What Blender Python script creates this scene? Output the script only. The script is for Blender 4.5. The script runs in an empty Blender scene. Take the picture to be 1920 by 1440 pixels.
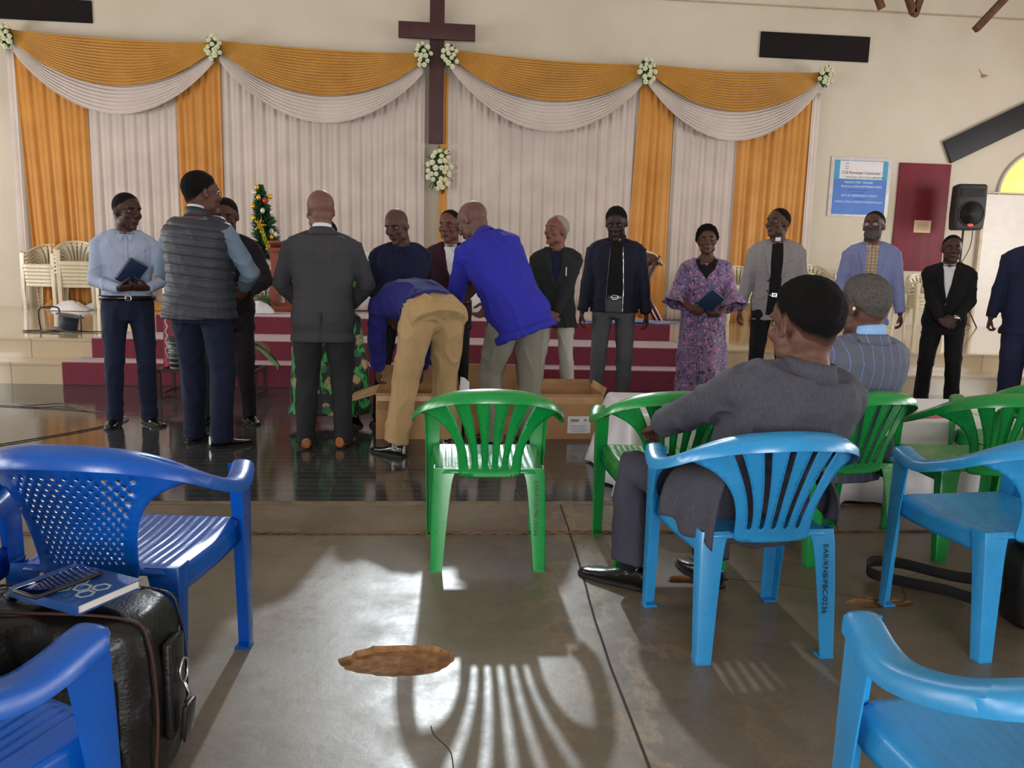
import bpy, bmesh, math, random
from mathutils import Vector as V, Matrix as MX, noise, geometry, Quaternion
from mathutils.bvhtree import BVHTree
random.seed(7)
PI = math.pi
R_ = math.radians
col = bpy.context.scene.collection
scene = bpy.context.scene

# ------------------------------------------------------------------ materials
def lin(c):
    return tuple(((v/255.0)/12.92 if v/255.0 <= .04045 else ((v/255.0+.055)/1.055)**2.4) for v in c)

class NT:
    def __init__(s, name):
        s.m = bpy.data.materials.new(name); s.m.use_nodes = True
        s.t = s.m.node_tree; s.b = s.t.nodes['Principled BSDF']
    def n(s, typ, **kw):
        nd = s.t.nodes.new(typ)
        for k, v in kw.items():
            if k in nd.inputs: nd.inputs[k].default_value = v
            else: setattr(nd, k, v)
        return nd
    def l(s, a, b): s.t.links.new(a, b)
    def coord(s, scale=(1,1,1), kind='Object'):
        tc = s.n('ShaderNodeTexCoord'); mp = s.n('ShaderNodeMapping')
        mp.inputs['Scale'].default_value = scale
        s.l(tc.outputs[kind], mp.inputs['Vector']); return mp.outputs['Vector']
    def noise(s, vec, scale, detail=4, rough=.5):
        nd = s.n('ShaderNodeTexNoise'); nd.inputs['Scale'].default_value = scale
        nd.inputs['Detail'].default_value = detail; nd.inputs['Roughness'].default_value = rough
        s.l(vec, nd.inputs['Vector']); return nd.outputs['Fac']
    def ramp(s, fac, stops):
        r = s.n('ShaderNodeValToRGB'); e = r.color_ramp.elements
        while len(e) < len(stops): e.new(.5)
        for i, (p, c) in enumerate(stops):
            e[i].position = p; e[i].color = (*c[:3], 1)
        s.l(fac, r.inputs['Fac']); return r.outputs['Color']
    def mix(s, fac, a, b, mode='MIX'):
        m = s.n('ShaderNodeMix', data_type='RGBA', blend_type=mode)
        for sock, v in ((m.inputs[0], fac), (m.inputs[6], a), (m.inputs[7], b)):
            if hasattr(v, 'is_output'): s.l(v, sock)
            elif isinstance(v, (int, float)): sock.default_value = v
            else: sock.default_value = (*v[:3], 1)
        return m.outputs[2]
    def math(s, op, a, b=0.0, c=None):
        m = s.n('ShaderNodeMath', operation=op)
        for i, v in enumerate((a, b) if c is None else (a, b, c)):
            if hasattr(v, 'is_output'): s.l(v, m.inputs[i])
            else: m.inputs[i].default_value = v
        return m.outputs[0]
    def bump(s, h, strength=.3, dist=.01):
        b = s.n('ShaderNodeBump'); b.inputs['Strength'].default_value = strength; b.inputs['Distance'].default_value = dist
        s.l(h, b.inputs['Height']); s.l(b.outputs['Normal'], s.b.inputs['Normal'])
    def base(s, c):
        if hasattr(c, 'is_output'): s.l(c, s.b.inputs['Base Color'])
        else: s.b.inputs['Base Color'].default_value = (*c[:3], 1)

_mc = {}
def simple(name, rgb, rough=.6, metal=0., var=.12, scale=8., bump=0., bscale=60., spec=.5, coat=0., sheen=0.):
    """plain material with a little procedural variation of its own"""
    if name in _mc: return _mc[name]
    n = NT(name); c = lin(rgb); v = n.coord()
    f = n.noise(v, scale, 4)
    n.base(n.ramp(f, [(.3, [x*(1-var) for x in c]), (.7, [min(1, x*(1+var)) for x in c])]))
    n.b.inputs['Roughness'].default_value = rough; n.b.inputs['Metallic'].default_value = metal
    n.b.inputs['Specular IOR Level'].default_value = spec
    n.b.inputs['Coat Weight'].default_value = coat
    n.b.inputs['Sheen Weight'].default_value = sheen
    if bump: n.bump(n.noise(v, bscale, 3), bump, .004)
    _mc[name] = n.m; return n.m

def cloth(name, rgb, rgb2=None, scale_=420, rough=.85, weave=900., fine=.35, bump=.25, spec=.2, stripes=None, check=None, sheen=.02):
    """woven cloth; stripes=(spacing, width, rgb) vertical pinstripes; check=(spacing,width,rgb)"""
    if name in _mc: return _mc[name]
    n = NT(name); c = lin(rgb); c2 = lin(rgb2) if rgb2 else tuple(x*.72 for x in c)
    v = n.coord(); f = n.noise(n.coord((1, 1, .45)), scale_, 4, .7); g = n.noise(v, 5, 3)
    a = n.ramp(f, [(.5-fine*.5, c2), (.5+fine*.5, c)])
    a = n.mix(.25, a, n.ramp(g, [(.3, c2), (.7, c)]))
    def line(axis, sp, w):
        sep = n.n('ShaderNodeSeparateXYZ'); n.l(v, sep.inputs[0])
        return n.math('LESS_THAN', n.math('PINGPONG', n.math('ADD', sep.outputs[axis], 10+sp*.3), sp*.5), w*.5)
    if stripes: a = n.mix(line(0, stripes[0], stripes[1]), a, lin(stripes[2]))
    if check:
        h = n.math('MAXIMUM', line(0, check[0], check[1]), line(2, check[0], check[1]))
        a = n.mix(n.math('MULTIPLY', h, .7), a, lin(check[2]))
    n.base(a); n.b.inputs['Roughness'].default_value = rough; n.b.inputs['Specular IOR Level'].default_value = spec
    n.b.inputs['Sheen Weight'].default_value = sheen
    n.bump(n.math('ADD', n.noise(v, 420, 2), n.math('MULTIPLY', n.noise(n.coord((1, 1, .5)), 22, 4), 1.6)), bump, .004)
    _mc[name] = n.m; return n.m

def plastic(name, rgb, dirt=(70, 60, 45)):
    if name in _mc: return _mc[name]
    n = NT(name); v = n.coord(); c = lin(rgb)
    f = n.noise(v, 6, 5, .6); a = n.ramp(f, [(.35, [x*.86 for x in c]), (.65, c)])
    d = n.ramp(n.noise(v, 38, 6, .75), [(.66, (0, 0, 0)), (.78, (1, 1, 1))])
    a = n.mix(n.math('MULTIPLY', d, .22), a, lin(dirt))
    n.base(a)
    n.l(n.ramp(n.noise(v, 20, 5, .7), [(.3, (.22,)*3), (.75, (.42,)*3)]), n.b.inputs['Roughness'])
    n.b.inputs['Subsurface Weight'].default_value = .12; n.b.inputs['Subsurface Radius'].default_value = (.02, .02, .02)
    n.b.inputs['Coat Weight'].default_value = .25; n.b.inputs['Coat Roughness'].default_value = .22
    n.bump(n.noise(v, 180, 2), .06, .002)
    _mc[name] = n.m; return n.m

# ------------------------------------------------------------------ mesh builder
class MB:
    def __init__(s): s.v = []; s.f = []; s.mi = []; s.cur = 0
    def add(s, vs, fs, mi=None):
        o = len(s.v); s.v += [V(p) for p in vs]
        for f in fs: s.f.append([i+o for i in f]); s.mi.append(s.cur if mi is None else mi)
        return s
    def box(s, c, d, rot=None, mi=None):
        vs = []
        for x in (-.5, .5):
            for y in (-.5, .5):
                for z in (-.5, .5):
                    p = V((x*d[0], y*d[1], z*d[2]))
                    if rot is not None: p = rot @ p
                    vs.append(p+V(c))
        return s.add(vs, [(0, 1, 3, 2), (4, 6, 7, 5), (0, 4, 5, 1), (2, 3, 7, 6), (0, 2, 6, 4), (1, 5, 7, 3)], mi)
    def rbox(s, c, d, r=.01, rot=None, seg=3, mi=None):
        """box with rounded edges"""
        bm = bmesh.new(); bmesh.ops.create_cube(bm, size=1)
        for v in bm.verts: v.co = V((v.co.x*d[0], v.co.y*d[1], v.co.z*d[2]))
        bmesh.ops.bevel(bm, geom=bm.edges[:]+bm.verts[:], offset=r, segments=seg, affect='EDGES', profile=.5)
        bm.verts.index_update()
        vs = [((rot @ v.co) if rot is not None else v.co)+V(c) for v in bm.verts]
        fs = [[v.index for v in f.verts] for f in bm.faces]; bm.free()
        return s.add(vs, fs, mi)
    def rings(s, rings, cap=True, closed=True, loop=False, mi=None):
        n = len(rings[0]); vs = [p for r in rings for p in r]; fs = []
        m = len(rings)
        for i in range(m if loop else m-1):
            for j in range(n if closed else n-1):
                a = i*n+j; b = i*n+(j+1) % n; i2 = (i+1) % m
                fs.append((a, b, i2*n+(j+1) % n, i2*n+j))
        if cap and not loop and closed: fs.append(tuple(range(n-1, -1, -1))); fs.append(tuple((m-1)*n+j for j in range(n)))
        return s.add(vs, fs, mi)
    def tube(s, pts, rad, n=12, side=None, caps=True, mi=None, round_=True):
        """pts path, rad list of r or (a,b): a along side vector, b across"""
        pts = [V(p) for p in pts]
        if not isinstance(rad, (list, tuple)): rad = [rad]*len(pts)
        rad = [(r, r) if not isinstance(r, (list, tuple)) else r for r in rad]
        rg = []; prev = None
        for i, p in enumerate(pts):
            t = (pts[min(i+1, len(pts)-1)]-pts[max(i-1, 0)])
            if t.length < 1e-9: t = V((0, 0, 1))
            t.normalize()
            sd = V(side) if side is not None else (prev if prev is not None else (V((1, 0, 0)) if abs(t.x) < .8 else V((0, 1, 0))))
            sd = sd - t*sd.dot(t)
            if sd.length < 1e-6: sd = t.orthogonal()
            sd.normalize(); prev = sd; u = t.cross(sd)
            rg.append([p+sd*math.cos(2*PI*k/n)*rad[i][0]+u*math.sin(2*PI*k/n)*rad[i][1] for k in range(n)])
        if round_ and caps:
            def cap(i, j):
                p = pts[i]; d = (pts[i]-pts[j]).normalized(); rr = min(rad[i])
                return [[p+(q-p)*math.cos(a)+d*rr*math.sin(a)*.9 for q in rg[i]] for a in (R_(35), R_(65))]
            A = cap(0, 1); B = cap(-1, -2)
            rg = [A[1], A[0]]+rg+B
        return s.rings(rg, caps, mi=mi)
    def ell(s, c, r, rot=None, nu=14, nv=10, mi=None):
        vs = []; fs = []; c = V(c)
        for j in range(nv+1):
            th = PI*j/nv
            for i in range(nu):
                ph = 2*PI*i/nu
                p = V((math.sin(th)*math.cos(ph)*r[0], math.sin(th)*math.sin(ph)*r[1], math.cos(th)*r[2]))
                if rot is not None: p = rot @ p
                vs.append(c+p)
        for j in range(nv):
            for i in range(nu): fs.append((j*nu+i, (j+1)*nu+i, (j+1)*nu+(i+1) % nu, j*nu+(i+1) % nu))
        return s.add(vs, fs, mi)
    def cyl(s, a, b, r, r2=None, n=20, mi=None):
        return s.tube([a, b], [r, r if r2 is None else r2], n, round_=False, mi=mi)
    def grid(s, fn, nu, nv, mi=None, flip=False):
        vs = [fn(i/nu, j/nv) for j in range(nv+1) for i in range(nu+1)]; fs = []
        for j in range(nv):
            for i in range(nu):
                a = j*(nu+1)+i; f = (a, a+1, a+nu+2, a+nu+1); fs.append(f[::-1] if flip else f)
        return s.add(vs, fs, mi)
    def join(s, o, mi=None):
        off = len(s.v); s.v += o.v; s.f += [[i+off for i in f] for f in o.f]; s.mi += o.mi if mi is None else [mi]*len(o.f); return s
    def xf(s, m):
        s.v = [m @ p for p in s.v]; return s
    def mesh(s, name, mats, smooth=True):
        me = bpy.data.meshes.new(name); me.from_pydata([tuple(p) for p in s.v], [], s.f)
        if not isinstance(mats, (list, tuple)): mats = [mats]
        for m in mats: me.materials.append(m)
        for i, p in enumerate(me.polygons): p.material_index = min(s.mi[i], len(mats)-1); p.use_smooth = smooth
        me.validate(); return me
    def build(s, name, mats, parent=None, smooth=True, solid=0, bevel=0, autos=None, fix=True):
        me = s.mesh(name, mats, smooth)
        if fix:
            bm = bmesh.new(); bm.from_mesh(me); bmesh.ops.recalc_face_normals(bm, faces=bm.faces); bm.to_mesh(me); bm.free()
        o = bpy.data.objects.new(name, me); col.objects.link(o)
        if parent is not None: o.parent = parent
        if bevel:
            b = o.modifiers.new('b', 'BEVEL'); b.width = bevel; b.segments = 2; b.limit_method = 'ANGLE'
        if solid:
            m = o.modifiers.new('s', 'SOLIDIFY'); m.thickness = solid; m.offset = 0
        if solid or bevel: bake(o)
        if autos: shade_auto(o, autos)
        return o

def bake(o):
    dg = bpy.context.evaluated_depsgraph_get(); dg.update()
    me = bpy.data.meshes.new_from_object(o.evaluated_get(dg))
    old = o.data; o.modifiers.clear(); o.data = me; me.name = o.name
    bpy.data.meshes.remove(old); return o

def shade_auto(o, ang=35):
    me = o.data; bm = bmesh.new(); bm.from_mesh(me)
    for e in bm.edges:
        if len(e.link_faces) == 2 and e.calc_face_angle(0) > R_(ang): e.smooth = False
    for f in bm.faces: f.smooth = True
    bm.to_mesh(me); bm.free(); return o

def fuse(mb, voxel, smooth=4, factor=.5):
    """merge overlapping closed pieces into one continuous surface; returns a new MB"""
    me = mb.mesh('tmp', [None] if False else [], True) if False else None
    me = bpy.data.meshes.new('tmp'); me.from_pydata([tuple(p) for p in mb.v], [], mb.f)
    o = bpy.data.objects.new('tmp', me); col.objects.link(o)
    r = o.modifiers.new('r', 'REMESH'); r.mode = 'VOXEL'; r.voxel_size = voxel
    if smooth:
        k = o.modifiers.new('k', 'SMOOTH'); k.iterations = smooth; k.factor = factor
    dg = bpy.context.evaluated_depsgraph_get(); dg.update()
    m2 = bpy.data.meshes.new_from_object(o.evaluated_get(dg))
    out = MB(); out.v = [v.co.copy() for v in m2.vertices]; out.f = [list(p.vertices) for p in m2.polygons]; out.mi = [0]*len(out.f)
    out.n = [v.normal.copy() for v in m2.vertices]
    bpy.data.objects.remove(o); bpy.data.meshes.remove(me); bpy.data.meshes.remove(m2)
    return out

def tag(o, label=None, cat=None, group=None, kind=None):
    if label: o['label'] = label
    if cat: o['category'] = cat
    if group: o['group'] = group
    if kind: o['kind'] = kind
    return o

def empty(name, loc=(0, 0, 0), rz=0.0):
    o = bpy.data.objects.new(name, None); col.objects.link(o); o.location = loc; o.rotation_euler = (0, 0, rz)
    o.empty_display_size = .1; return o

def copy_tree(o, parent=None):
    c = o.copy(); col.objects.link(c)
    if parent is not None: c.parent = parent
    for ch in list(o.children): copy_tree(ch, c)
    return c

def text_mesh(txt, size, depth=.0005, bold=False):
    cu = bpy.data.curves.new('t', 'FONT'); cu.body = txt; cu.size = size; cu.extrude = depth
    cu.align_x = 'LEFT'; cu.offset = size*.012 if bold else 0
    o = bpy.data.objects.new('t', cu); col.objects.link(o)
    dg = bpy.context.evaluated_depsgraph_get(); dg.update()
    me = bpy.data.meshes.new_from_object(o.evaluated_get(dg))
    mb = MB(); mb.add([v.co.copy() for v in me.vertices], [list(p.vertices) for p in me.polygons])
    bpy.data.objects.remove(o); bpy.data.curves.remove(cu); bpy.data.meshes.remove(me); return mb

def inpoly(p, poly):
    x, y = p; c = False; n = len(poly); j = n-1
    for i in range(n):
        xi, yi = poly[i]; xj, yj = poly[j]
        if (yi > y) != (yj > y) and x < (xj-xi)*(y-yi)/(yj-yi)+xi: c = not c
        j = i
    return c

def resample(poly, h):
    out = []
    for i in range(len(poly)):
        a = V(poly[i]); b = V(poly[(i+1) % len(poly)]); n = max(1, int(round((b-a).length/h)))
        out += [tuple(a+(b-a)*k/n) for k in range(n)]
    return out

def catmull(pts, n=6, closed=False):
    pts = [V(p) for p in pts]; out = []; m = len(pts)
    rng = range(m) if closed else range(m-1)
    for i in rng:
        p0 = pts[(i-1) % m] if closed or i > 0 else pts[0]*2-pts[1]
        p1 = pts[i]; p2 = pts[(i+1) % m]
        p3 = pts[(i+2) % m] if closed or i+2 < m else p2*2-p1
        for k in range(n):
            t = k/n
            out.append(.5*((2*p1)+(p2-p0)*t+(2*p0-5*p1+4*p2-p3)*t*t+(3*p1-p0-3*p2+p3)*t**3))
    if not closed: out.append(pts[-1])
    return out

def plate(outline, holes, mapf, h, hh=None):
    """triangulated sheet from a 2D outline with holes, bent by mapf into 3D"""
    hh = hh or h; ol = resample(outline, h); hs = [resample(q, hh) for q in holes]
    pts = [V(p) for p in ol]; edges = [(i, (i+1) % len(ol)) for i in range(len(ol))]
    for q in hs:
        o = len(pts); pts += [V(p) for p in q]; edges += [(o+i, o+(i+1) % len(q)) for i in range(len(q))]
    xs = [p[0] for p in ol]; ys = [p[1] for p in ol]; nb = len(pts)
    kd = [tuple(p) for p in pts]
    cell = {}
    for p in kd: cell.setdefault((int(p[0]//h), int(p[1]//h)), []).append(p)
    y = min(ys)+h*.5; row = 0
    while y < max(ys):
        x = min(xs)+(h*.5 if row % 2 else 0)
        while x < max(xs):
            if inpoly((x, y), ol) and not any(inpoly((x, y), q) for q in hs):
                cx, cy = int(x//h), int(y//h)
                if all((x-a)**2+(y-b)**2 > (h*.35)**2 for i in (-1, 0, 1) for j in (-1, 0, 1) for a, b in cell.get((cx+i, cy+j), ())):
                    pts.append(V((x, y)))
            x += h
        y += h*.87; row += 1
    vv, ee, ff = geometry.delaunay_2d_cdt([V((p[0], p[1])) for p in pts], edges, [], 0, 1e-6)[:3]
    keep = []
    for f in ff:
        c = ((vv[f[0]].x+vv[f[1]].x+vv[f[2]].x)/3, (vv[f[0]].y+vv[f[1]].y+vv[f[2]].y)/3)
        if inpoly(c, ol) and not any(inpoly(c, q) for q in hs): keep.append(list(f))
    mb = MB(); mb.add([mapf(p.x, p.y) for p in vv], keep); return mb
# ------------------------------------------------------------------ camera
def look_camera():
    yw, p, r = R_(4.9), R_(8.3), R_(1.47)
    fwd = V((math.sin(yw)*math.cos(p), math.cos(yw)*math.cos(p), -math.sin(p)))
    right = V((math.cos(yw), -math.sin(yw), 0)); up = right.cross(fwd)
    rr = right*math.cos(r)+up*math.sin(r); uu = up*math.cos(r)-right*math.sin(r)
    m = MX((rr, uu, -fwd)).transposed().to_4x4(); m.translation = (0, 0, 1.2)
    cd = bpy.data.cameras.new('camera'); cd.sensor_width = 36; cd.lens = 36*1442/1920; cd.clip_end = 100; cd.clip_start = .05
    c = bpy.data.objects.new('camera', cd); col.objects.link(c); c.matrix_world = m; scene.camera = c
    cd.dof.use_dof = False
look_camera()

# ------------------------------------------------------------------ room shell
Y0, Y1, XL, XR, YB, ZT = 3.91, 7.75, -10.5, 12.6, -5.0, 7.9   # tile edge, step foot, side walls, rear wall, top
YW = 13.6                                                       # front wall
def paint():
    n = NT('cream_wall_paint'); v = n.coord()
    a = n.ramp(n.noise(v, .7, 5), [(.3, lin((200, 190, 174))), (.7, lin((212, 203, 189)))])
    a = n.mix(n.math('MULTIPLY', n.ramp(n.noise(v, 3.2, 7, .75), [(.62, (0,)*3), (.8, (1,)*3)]), .25), a, lin((176, 158, 134)))
    n.base(a); n.b.inputs['Roughness'].default_value = .75; n.bump(n.noise(v, 26, 5), .12, .01); return n.m
def concrete():
    n = NT('polished_concrete'); v = n.coord()
    warm = n.coord((1, .55, 1))
    a = n.ramp(n.noise(v, 1.3, 8, .68), [(.25, lin((90, 80, 68))), (.5, lin((118, 108, 95))), (.78, lin((138, 131, 119)))])
    sep = n.n('ShaderNodeSeparateXYZ'); n.l(v, sep.inputs[0])
    side = n.ramp(n.math('MULTIPLY_ADD', sep.outputs[0], .55, .22), [(.25, (0,)*3), (.85, (1,)*3)])
    a = n.mix(n.math('MULTIPLY', side, .6), a, n.ramp(n.noise(v, 1.9, 8, .7), [(.3, lin((78, 62, 47))), (.7, lin((116, 97, 77)))]))
    # ochre earth stains that wander along the joint
    w = n.math('ABSOLUTE', n.math('SUBTRACT', n.noise(warm, 3.4, 7, .62), .5))
    band = n.math('SUBTRACT', 1.0, n.math('MINIMUM', n.math('MULTIPLY', n.math('ABSOLUTE', n.math('SUBTRACT', sep.outputs[0], .58)), 2.2), 1.0))
    st = n.math('MULTIPLY', n.ramp(w, [(.0, (1,)*3), (.035, (0,)*3)]), band)
    a = n.mix(n.math('MULTIPLY', st, .5), a, lin((166, 138, 104)))
    sc = n.math('ABSOLUTE', n.math('SUBTRACT', n.noise(n.coord((1.4, 3, 1)), 9, 10, .8), .5))
    a = n.mix(n.math('MULTIPLY', n.ramp(sc, [(0, (1,)*3), (.02, (0,)*3)]), .12), a, lin((196, 190, 176)))
    n.base(a)
    n.l(n.ramp(n.noise(v, 5, 6, .7), [(.3, (.27,)*3), (.75, (.5,)*3)]), n.b.inputs['Roughness'])
    n.b.inputs['Specular IOR Level'].default_value = .55
    n.bump(n.math('ADD', n.noise(v, 14, 6, .7), n.math('MULTIPLY', n.noise(v, 3, 3), 2)), .08, .01); return n.m
def slate():
    n = NT('black_slate_tile'); v = n.coord((1, 1, 1))
    b = n.n('ShaderNodeTexBrick'); n.l(v, b.inputs['Vector'])
    b.inputs['Scale'].default_value = 1; b.inputs['Brick Width'].default_value = .62; b.inputs['Row Height'].default_value = .09
    b.inputs['Mortar Size'].default_value = .0024; b.inputs['Mortar Smooth'].default_value = .2; b.offset = .37; b.offset_frequency = 2
    b.inputs['Color1'].default_value = (*lin((18, 20, 24)), 1); b.inputs['Color2'].default_value = (*lin((40, 43, 47)), 1)
    b.inputs['Mortar'].default_value = (*lin((104, 102, 98)), 1)
    c = n.mix(n.math('MULTIPLY', n.noise(n.coord((1, 3, 1)), 4, 9, .75), .5), b.outputs['Color'], lin((104, 108, 110)))
    n.base(c)
    n.l(n.ramp(n.noise(v, 7, 6, .7), [(.3, (.05,)*3), (.8, (.16,)*3)]), n.b.inputs['Roughness'])
    n.b.inputs['Specular IOR Level'].default_value = .5
    n.bump(n.math('ADD', n.math('MULTIPLY', b.outputs['Fac'], -.5), n.math('MULTIPLY', n.noise(n.coord((1, 2.5, 1)), 8, 6, .65), .8)), .14, .004)
    return n.m
def cream_tile(w=.6, h=.6, nm='cream_floor_tile', rough=.08, off=.0):
    n = NT(nm); v = n.coord()
    b = n.n('ShaderNodeTexBrick'); n.l(v, b.inputs['Vector']); b.offset = off
    b.inputs['Scale'].default_value = 1; b.inputs['Brick Width'].default_value = w; b.inputs['Row Height'].default_value = h
    b.inputs['Mortar Size'].default_value = .004
    b.inputs['Color1'].default_value = (*lin((205, 187, 160)), 1); b.inputs['Color2'].default_value = (*lin((192, 175, 148)), 1)
    b.inputs['Mortar'].default_value = (*lin((128, 112, 92)), 1)
    c = n.mix(n.math('MULTIPLY', n.noise(v, 6, 7, .7), .3), b.outputs['Color'], lin((170, 150, 122))); n.base(c)
    n.b.inputs['Roughness'].default_value = rough; n.b.inputs['Specular IOR Level'].default_value = .6; return n.m
M_wall = paint(); M_conc = concrete(); M_slate = slate(); M_cream = cream_tile()
M_earth = simple('bare_earth', (140, 103, 68), .95, var=.35, scale=30, bump=1.0, bscale=70)
M_dark = simple('dark_joint', (52, 42, 34), .9)

def struct(name, mb, m, parent=None, **k):
    o = mb.build(name, m, parent, **k)
    if parent is None: o['kind'] = 'structure'
    return o
def boxes(*bs):
    mb = MB()
    for a, b in bs: mb.box([(a[i]+b[i])/2 for i in range(3)], [abs(b[i]-a[i]) for i in range(3)])
    return mb

# concrete floor with broken-out pits
def blob(cx, cy, rx, ry, seed, n=46, k=.22):
    out = []
    for i in range(n):
        a = 2*PI*i/n; r = 1+k*noise.noise(V((math.cos(a)*1.6, math.sin(a)*1.6, seed)))+.10*noise.noise(V((math.cos(a)*6, math.sin(a)*6, seed+4)))
        out.append((cx+rx*r*math.cos(a), cy+ry*r*math.sin(a)))
    return out
pits = [blob(-.135, 2.255, .178, .098, 1.), blob(1.00, 2.86, .13, .04, 5., k=.4), blob(1.62, 2.62, .115, .045, 9., k=.5)]
fl = plate([(-6, YB+2.5), (6, YB+2.5), (6, Y0), (-6, Y0)], pits, lambda x, y: V((x, y, 0)), .6, .02)
fb = MB(); fb.join(fl)
for q in pits:
    nq = len(q); c = V((sum(p[0] for p in q)/nq, sum(p[1] for p in q)/nq, 0))
    rg = []
    for sc, z in ((1, 0), (.985, -.010), (.93, -.016), (.6, -.02), (.3, -.017), (.06, -.02)):
        rg.append([V((c.x+(p[0]-c.x)*sc, c.y+(p[1]-c.y)*sc, z+(.004*noise.noise(V((p[0]*25, p[1]*25, sc*7))) if z else 0))) for p in q])
    fb.rings(rg, cap=False, mi=1); o_ = len(fb.v)-nq; fb.f.append(list(range(o_, o_+nq))); fb.mi.append(1)
fb.add([(XL, YB, -.001), (XR, YB, -.001), (XR, YB+2.5, -.001), (XL, YB+2.5, -.001), (XL, Y0, -.001), (-6, Y0, -.001), (-6, YB+2.5, -.001), (6, YB+2.5, -.001), (6, Y0, -.001), (XR, Y0, -.001)],
       [(0, 1, 2, 3), (3, 6, 5, 4), (7, 2, 9, 8)], 0)
tf = struct('floor', fb, [M_conc, M_earth], smooth=False, fix=False)
o = struct('floor_slate', boxes(((XL, Y0, -.1), (XR, Y1+.4, .004))), M_slate, smooth=False)
o = struct('floor_joint', boxes(((XL, Y0-.05, -.05), (XR, Y0, .003))), simple('cement_strip', (122, 108, 90), .7, var=.25, scale=14, bump=.5), smooth=False)
# expansion joint crack in the concrete (sunk line with raised dark lip)
ck = MB(); cp = catmull([(.60, 3.86, .0), (.585, 3.5, 0), (.56, 3.0, 0), (.535, 2.62, 0), (.525, 2.42, 0), (.515, 2.1, 0), (.51, 1.7, 0), (.50, 1.2, 0), (.49, .6, 0)], 12)
ck.tube([p+V((.0018*noise.noise(p*7), 0, -.0005)) for p in cp], [(.005, .0022)]*len(cp), 6, side=(1, 0, 0))
struct('trim_1', ck, M_dark)
ck = MB()
for pts in ([(1.12, 2.87, 0), (1.35, 2.80, 0), (1.5, 2.72, 0), (1.72, 2.63, 0), (1.8, 2.74, 0), (1.87, 2.86, 0), (2.1, 2.95, 0)], [(-.03, 1.9, 0), (-.02, 1.86, 0), (.02, 1.79, 0), (.03, 1.70, 0)]):
    cp = catmull(pts, 10); ck.tube([p+V((0, .006*noise.noise(p*14), -.0006)) for p in cp], [(.0022, .0014)]*len(cp), 5, side=(1, 0, 0))
struct('trim_2', ck, M_dark)

# side floors of the stage: two cream tiled steps, the middle three carpeted
Z1, Z2, Z3 = .215, .415, .625
XC0, XC1 = -3.72, 2.86
def tread(x0, x1, y0, z0, z1): return ((x0, y0, z0), (x1, YW+.3, z1))
struct('floor_stage', boxes(((XL, Y1, 0), (XR, 8.16, Z1)), ((XL, 8.14, 0), (XR, YW+.3, Z2))), M_cream, smooth=False)
cb = NT('burgundy_carpet'); vv = cb.coord(); cb.base(cb.ramp(cb.noise(vv, 55, 6, .8), [(.3, lin((98, 22, 44))), (.7, lin((134, 40, 66)))]))
cb.b.inputs['Roughness'].default_value = .95; cb.b.inputs['Sheen Weight'].default_value = .5; cb.bump(cb.noise(vv, 300, 3), .6, .004); M_carpet = cb.m
struct('floor_carpet_steps', boxes(((XC0, Y1-.03, .004), (XC1, 8.16, Z1+.012)), ((XC0+.12, 8.10, 0), (XC1-.2, 8.97, Z2+.012)), ((XC0+.45, 8.95, 0), (XC1-.22, 9.9, Z3))), M_carpet, smooth=False, bevel=.012)
struct('floor_platform', boxes(((XC0+.5, 9.9, 0), (XC1-.25, YW, Z3))), cream_tile(nm='platform_tile'), smooth=False)
# thin cap lip on the cream steps
struct('trim_3', boxes(((XL, Y1-.012, Z1-.022), (XC0, 8.14, Z1+.001)), ((XL, 8.128, Z2-.022), (XC0+.12, 8.3, Z2+.001)), ((XC1, Y1-.012, Z1-.022), (XR, 8.14, Z1+.001)), ((XC1-.2, 8.128, Z2-.022), (XR, 8.3, Z2+.001))), cream_tile(nm='step_cap', rough=.15), smooth=False)

# front wall with a high gable window (above the photograph)
WX0, WX1, WZ0, WZ1 = -1.6, 1.3, 5.95, 7.5
fw = boxes(((XL, YW, -.2), (WX0, YW+.25, ZT+1)), ((WX1, YW, -.2), (XR, YW+.25, ZT+1)), ((WX0, YW, -.2), (WX1, YW+.25, WZ0)), ((WX0, YW, WZ1), (WX1, YW+.25, ZT+1)))
struct('wall_front', fw, M_wall, smooth=False)
def side_wall(x, nm, wins, x2):
    bs = [((x, YB, -.2), (x2, YW+.25, 1.1)), ((x, YB, 3.3), (x2, YW+.25, ZT+1))]
    ys = YB
    for a, b in wins: bs.append(((x, ys, 1.1), (x2, a, 3.3))); ys = b
    bs.append(((x, ys, 1.1), (x2, YW+.25, 3.3)))
    struct(nm, boxes(*bs), M_wall, smooth=False)
wins = [(-3.6, -1.4), (.2, 2.4), (4.0, 6.2), (8.2, 10.4)]
side_wall(XL-.25, 'wall_left', wins, XL); side_wall(XR, 'wall_right', wins, XR+.25)
struct('wall_rear', boxes(((XL, YB-.25, -.2), (-1.6, YB, ZT+1)), ((1.6, YB-.25, -.2), (XR, YB, ZT+1)), ((-1.6, YB-.25, 2.9), (1.6, YB, ZT+1))), M_wall, smooth=False)
struct('ceiling', boxes(((XL-.3, YB-.3, ZT+.4), (XR+.3, YW+.3, ZT+.6))), simple('ceiling_board', (205, 196, 182), .8), smooth=False)
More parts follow.
